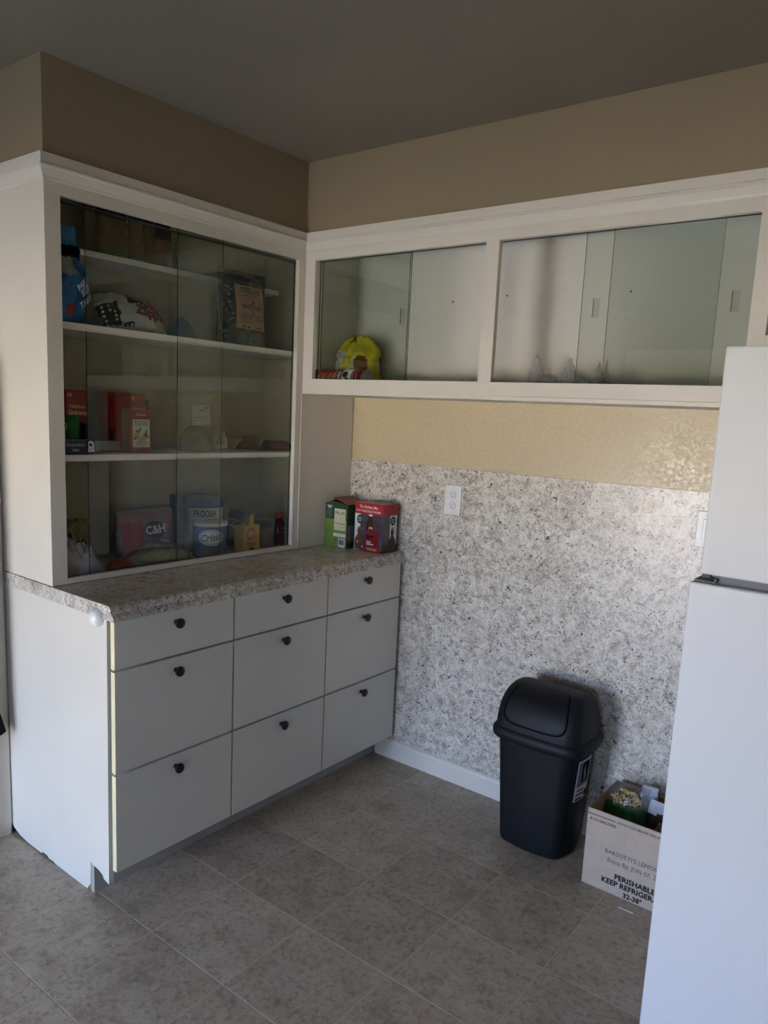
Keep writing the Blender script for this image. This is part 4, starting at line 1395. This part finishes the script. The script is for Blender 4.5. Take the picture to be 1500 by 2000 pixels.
PRD = M('grey_green_produce', S(96, 96, 84), 0.7, nz=(26, 0.3))
CLB = film_mat('clear_produce_film', (0.93, 0.93, 0.93, 1), 0.20, 0.26, (0.85, 0.83, 0.82, 1))
for i, (x, rx, h, pk, lab, ccol) in enumerate((
        (0.655, 0.062, 0.062, ((-0.034, 0.0, 0.066, 0.034),), 'clear plastic bag with tall peak at left of the second wall cabinet bay', PRD),
        (0.758, 0.050, 0.058, ((-0.016, 0.0, 0.072, 0.032),), 'brownish clear bag between two other bags in the second wall cabinet bay', M('brown_produce', S(112, 92, 76), 0.7, nz=(24, 0.3))),
        (0.850, 0.046, 0.052, ((-0.012, 0.01, 0.060, 0.018), (0.012, 0.01, 0.060, 0.016)), 'bag of dark leafy contents behind glass in the second wall cabinet bay', M('dark_leafy_produce', S(72, 80, 60), 0.7, nz=(30, 0.4))))):
    t = T('produce_bag', lab, 'bag', (x, -0.170, ZU), 0.0, 'plastic bags in the wall cabinet')
    mound('contents', rx * 0.86, 0.045, h * 0.62, ccol, t, tuple((a * .9, b, c * 0.5, r * 0.8) for a, b, c, r in pk) if i == 2 else (), 0.012, 40 + i, 36, 12, 2.6, 0.5)
    mound('bag_film', rx, 0.055, h, CLB, t, pk, 0.014, 50 + i, 44, 16, 2.8, 0.5)

# ================================================================== cartons on the countertop
GRD, GRL = M('dark_green_print', S(44, 74, 48), 0.45), M('light_green_print', S(132, 158, 66), 0.45, nz=(5, 0.05))
BRN = M('brown_red_flap', S(140, 84, 58), 0.55, nz=(8, 0.08))
t = T('green_carton', 'open green carton on the countertop corner beside the red carton', 'carton', (-0.308, -0.158, Z4), 0.0)
gw, gd, gh = 0.118, 0.125, 0.180
b = MB().bbox(0, gw, 0, 0.0015, 0, gh, 0.0004).build('front_panel', GRL, t)
sd = MB().bbox(gw - 0.0015, gw, 0.0015, gd, 0, gh, 0.0004).build('side_panel', GRD, t)
MB().box(0, 0.0015, 0.0015, gd, 0, gh).build('side_panel', GRD, t)
MB().box(0.0015, gw - 0.0015, gd - 0.0015, gd, 0, gh).build('back_panel', GRD, t)
MB().box(0.0015, gw - 0.0015, 0.0015, gd - 0.0015, 0, 0.0015).build('bottom_panel', CARDIN, t)
# lifted top flap hinged on the right edge, tuck flap at its end
MB().prism([(gw, gh), (gw, gh + 0.0015), (0.040, gh + 0.026), (0.040, gh + 0.0245)], 1, 0.004, gd - 0.002).build('top_flap', BRN, t)
MB().prism([(0, gh), (0.0, gh + 0.0015), (0.036, gh + 0.024), (0.036, gh + 0.0225)], 1, 0.030, gd - 0.004).build('top_flap', CARDIN, t)
MB().prism([(0.004, gh), (gw - 0.004, gh), (gw * 0.62, gh - 0.004 + 0.012), (0.030, gh + 0.010)], 1, 0.002, 0.0035).build('dust_flap', GRD, t)
patch('dark_upper_print', gw - 0.001, 0.064, front(gw / 2, 0.148, 0, 0.0003), GRD, b)
patch('nutrition_panel', 0.062, 0.090, front(0.081, 0.117, 0, 0.0007), M('nutrition_cream', S(226, 222, 186), 0.5), b)
bars('nutrition_print', [(0.053, 0.109, 0.154 - 0.0075 * k, 0.0008) for k in range(11)] + [(0.054, 0.076, 0.147, 0.003), (0.088, 0.107, 0.147, 0.003), (0.053, 0.109, 0.100, 0.0014), (0.053, 0.109, 0.140, 0.0014)], front(0, 0, 0, 0.0011), INK, b)
bars('heading_print', [(0.010, 0.038, 0.170, 0.005), (0.014, 0.032, 0.163, 0.005)], front(0, 0, 0, 0.0009), WPRINT, b)
bars('body_print', [(0.008, 0.040 - 0.004 * (k % 3), 0.153 - 0.006 * k, 0.0022) for k in range(6)], front(0, 0, 0, 0.0009), M('soft_green_ink', S(128, 150, 122), 0.6), b)
patch('white_band', 0.068, 0.015, front(0.081, 0.052, 0, 0.0007), WPRINT, b)
patch('barcode_panel', 0.036, 0.036, front(0.094, 0.021, 0, 0.0007), WPRINT, b)
bars('barcode_lines', [(0.081 + 0.0026 * k, 0.081 + 0.0026 * k + (0.0014 if k % 3 else 0.0020), 0.023, 0.022) for k in range(10)], front(0, 0, 0, 0.0011), INK, b)
disc('olive_print', 0.006, 0.006, front(0.020, 0.083, 0, 0.0007), M('olive_print', S(110, 132, 50), 0.5), b, 16, 0.7)
disc('leaf_print', 0.005, 0.002, front(0.014, 0.066, 0, 0.0007), GRD, b, 10)
for k, cc in enumerate((S(190, 120, 50), S(210, 170, 60), S(170, 60, 40))):
    patch('swatch_print', 0.006, 0.010, front(0.050 + 0.004 * k, 0.018 + 0.005 * k, 0, 0.0008), M('swatch', cc, 0.5), b)
patch('brown_side_print', 0.115, 0.070, rside(0.064, 0.056, gw, 0.0004), BRN, sd)
patch('info_panel', 0.040, 0.062, rside(0.026, 0.064, gw, 0.0008), M('info_grey', S(150, 140, 124), 0.5), sd)
bars('info_print', [(0.016, 0.034, 0.086 - 0.010 * k, 0.003) for k in range(5)], rside(0, 0, gw, 0.0012), GREYINK, sd)

RED = M('bright_red_print', S(186, 26, 38), 0.4)
t = T('red_carton', 'red hot chocolate carton with clear window on the countertop corner', 'carton', (-0.172, -0.128, Z4), 0.0)
rw, rd, rh = 0.144, 0.100, 0.196
WIN = M('carton_window', S(88, 82, 92), 0.12, 0.6, nz=(14, 0.35))
b = MB().bbox(0, rw, 0, rd, 0, rh, 0.001).build('carton_body', WIN, t)
MB().bbox(-0.0006, rw + 0.0006, -0.0006, rd + 0.0006, rh - 0.044, rh + 0.0006, 0.0012).build('red_header', RED, t)
MB().box(0.004, rw - 0.004, 0.004, rd - 0.004, rh + 0.0006, rh + 0.0010).build('top_panel', M('tan_top', S(150, 122, 112), 0.5), t)
text('The Perfect Mix', 0.0165, front(rw / 2, rh - 0.015, -0.0006, 0.0006), WPRINT, b, 0.02, xs=0.9)
text('HOT CHOCOLATE BOMB', 0.0125, front(rw / 2, rh - 0.032, -0.0006, 0.0006), WPRINT, b, 0.02, xs=0.88)
text('HOT CHOCOLATE BOMB', 0.0095, rside(rd / 2, rh - 0.032, rw + 0.0006, 0.0006), REDH, b, 0.02, xs=0.80)
text('The Perfect Mix', 0.0115, rside(rd / 2, rh - 0.019, rw + 0.0006, 0.0006), REDH, b, 0.02, xs=0.80)
CHOC = M('chocolate_print', S(70, 36, 22), 0.4)
CHOL = M('chocolate_light', S(120, 72, 42), 0.4)


def figure(fn, par, s=1.0, col=CHOC):
    body = [(-0.022, -0.058), (0.022, -0.058), (0.024, -0.030), (0.021, -0.012), (0.010, 0.004), (0.006, 0.010), (-0.006, 0.010), (-0.010, 0.004), (-0.021, -0.012), (-0.024, -0.030)]
    poly('figure_body', [(a * s, q * s) for a, q in body], fn, col, par)
    disc('figure_head', 0.010 * s, 0.013 * s, lambda a, q: fn(a, q + 0.021 * s), col, par, 18)
    poly('figure_cap', [(a * s, q * s) for a, q in [(-0.010, 0.031), (0.010, 0.031), (0.006, 0.041), (-0.004, 0.042)]], fn, M('cap_print', S(176, 110, 84), 0.5), par)


fo = lambda x, z, off: front(x, z, 0, off)
patch('white_strip', 0.030, rh - 0.046, fo(0.016, (rh - 0.044) / 2, 0.0005), WPRINT, b)
disc('dark_round_print', 0.0155, 0.0185, fo(0.028, 0.128, 0.0010), M('deep_green_round', S(28, 46, 40), 0.5), b, 26)
bars('round_print_text', [(0.018, 0.038, 0.135, 0.003), (0.017, 0.040, 0.128, 0.003), (0.019, 0.037, 0.121, 0.003)], front(0, 0, 0, 0.0014), M('pale_green_ink', S(170, 190, 176), 0.5), b)
figure(lambda a, q: front(0.026, 0.058, 0, 0.0012)(a, q), b, 0.95, CHOL)
for a, q in ((0.020, 0.034), (0.046, 0.016)):
    disc('button_print', 0.004, 0.004, fo(a, q, 0.0016), WPRINT, b, 14)
# chocolate bottle figure behind the window
ch = MB().lathe([(0.004, 0.155), (0.012, 0.150), (0.010, 0.140), (0.013, 0.130), (0.020, 0.118), (0.024, 0.104), (0.023, 0.092), (0.020, 0.086)][::-1], (0.086, 0, 0), 20)
ch.v = [Vector((p.x, -0.0006 - max(0.0, -p.y) * 0.05, p.z)) for p in ch.v]
ch.build('chocolate_figure', CHOC, t, True)
patch('figure_white_top', 0.018, 0.008, fo(0.086, 0.150, 0.0030), WPRINT, b)
poly('figure_bow', [(-0.010, -0.006), (0.0, 0.001), (0.011, -0.006), (0.009, 0.006), (0.0, 0.001), (-0.009, 0.007)][:3] + [(0.009, 0.006), (-0.009, 0.007)], fo(0.088, 0.096, 0.0030), CREAMP, b)
patch('red_block', 0.072, 0.068, fo(0.094, 0.054, 0.0012), M('deep_red_print', S(150, 22, 36), 0.4), b)
bars('block_print', [(0.066, 0.108, 0.064, 0.005), (0.066, 0.082, 0.056, 0.005)], front(0, 0, 0, 0.0017), INK, b)
bars('block_white_print', [(0.068, 0.090, 0.040, 0.006), (0.068, 0.104, 0.031, 0.006)], front(0, 0, 0, 0.0017), WPRINT, b)
patch('red_foot', 0.076, 0.022, fo(0.097, 0.011, 0.0016), RED, b)
bars('foot_print', [(0.070, 0.124, 0.014, 0.003), (0.072, 0.122, 0.008, 0.003)], front(0, 0, 0, 0.0021), CREAMP, b)
patch('white_strip', 0.046, rh - 0.046, rside(rd - 0.026, (rh - 0.044) / 2, rw, 0.0005), WPRINT, b)
disc('dark_round_print', 0.018, 0.0185, rside(rd - 0.030, 0.128, rw, 0.0010), bpy.data.materials['deep_green_round'], b, 26)
bars('round_print_text', [(rd - 0.040, rd - 0.020, 0.135, 0.003), (rd - 0.042, rd - 0.018, 0.128, 0.003), (rd - 0.040, rd - 0.020, 0.121, 0.003)], rside(0, 0, rw, 0.0014), bpy.data.materials['pale_green_ink'], b)
figure(lambda a, q: rside(rd - 0.032, 0.058, rw, 0.0012)(a, q), b, 1.05)
patch('dark_lower_print', rd - 0.002, 0.030, rside(rd / 2, 0.016, rw, 0.0008), CHOC, b)
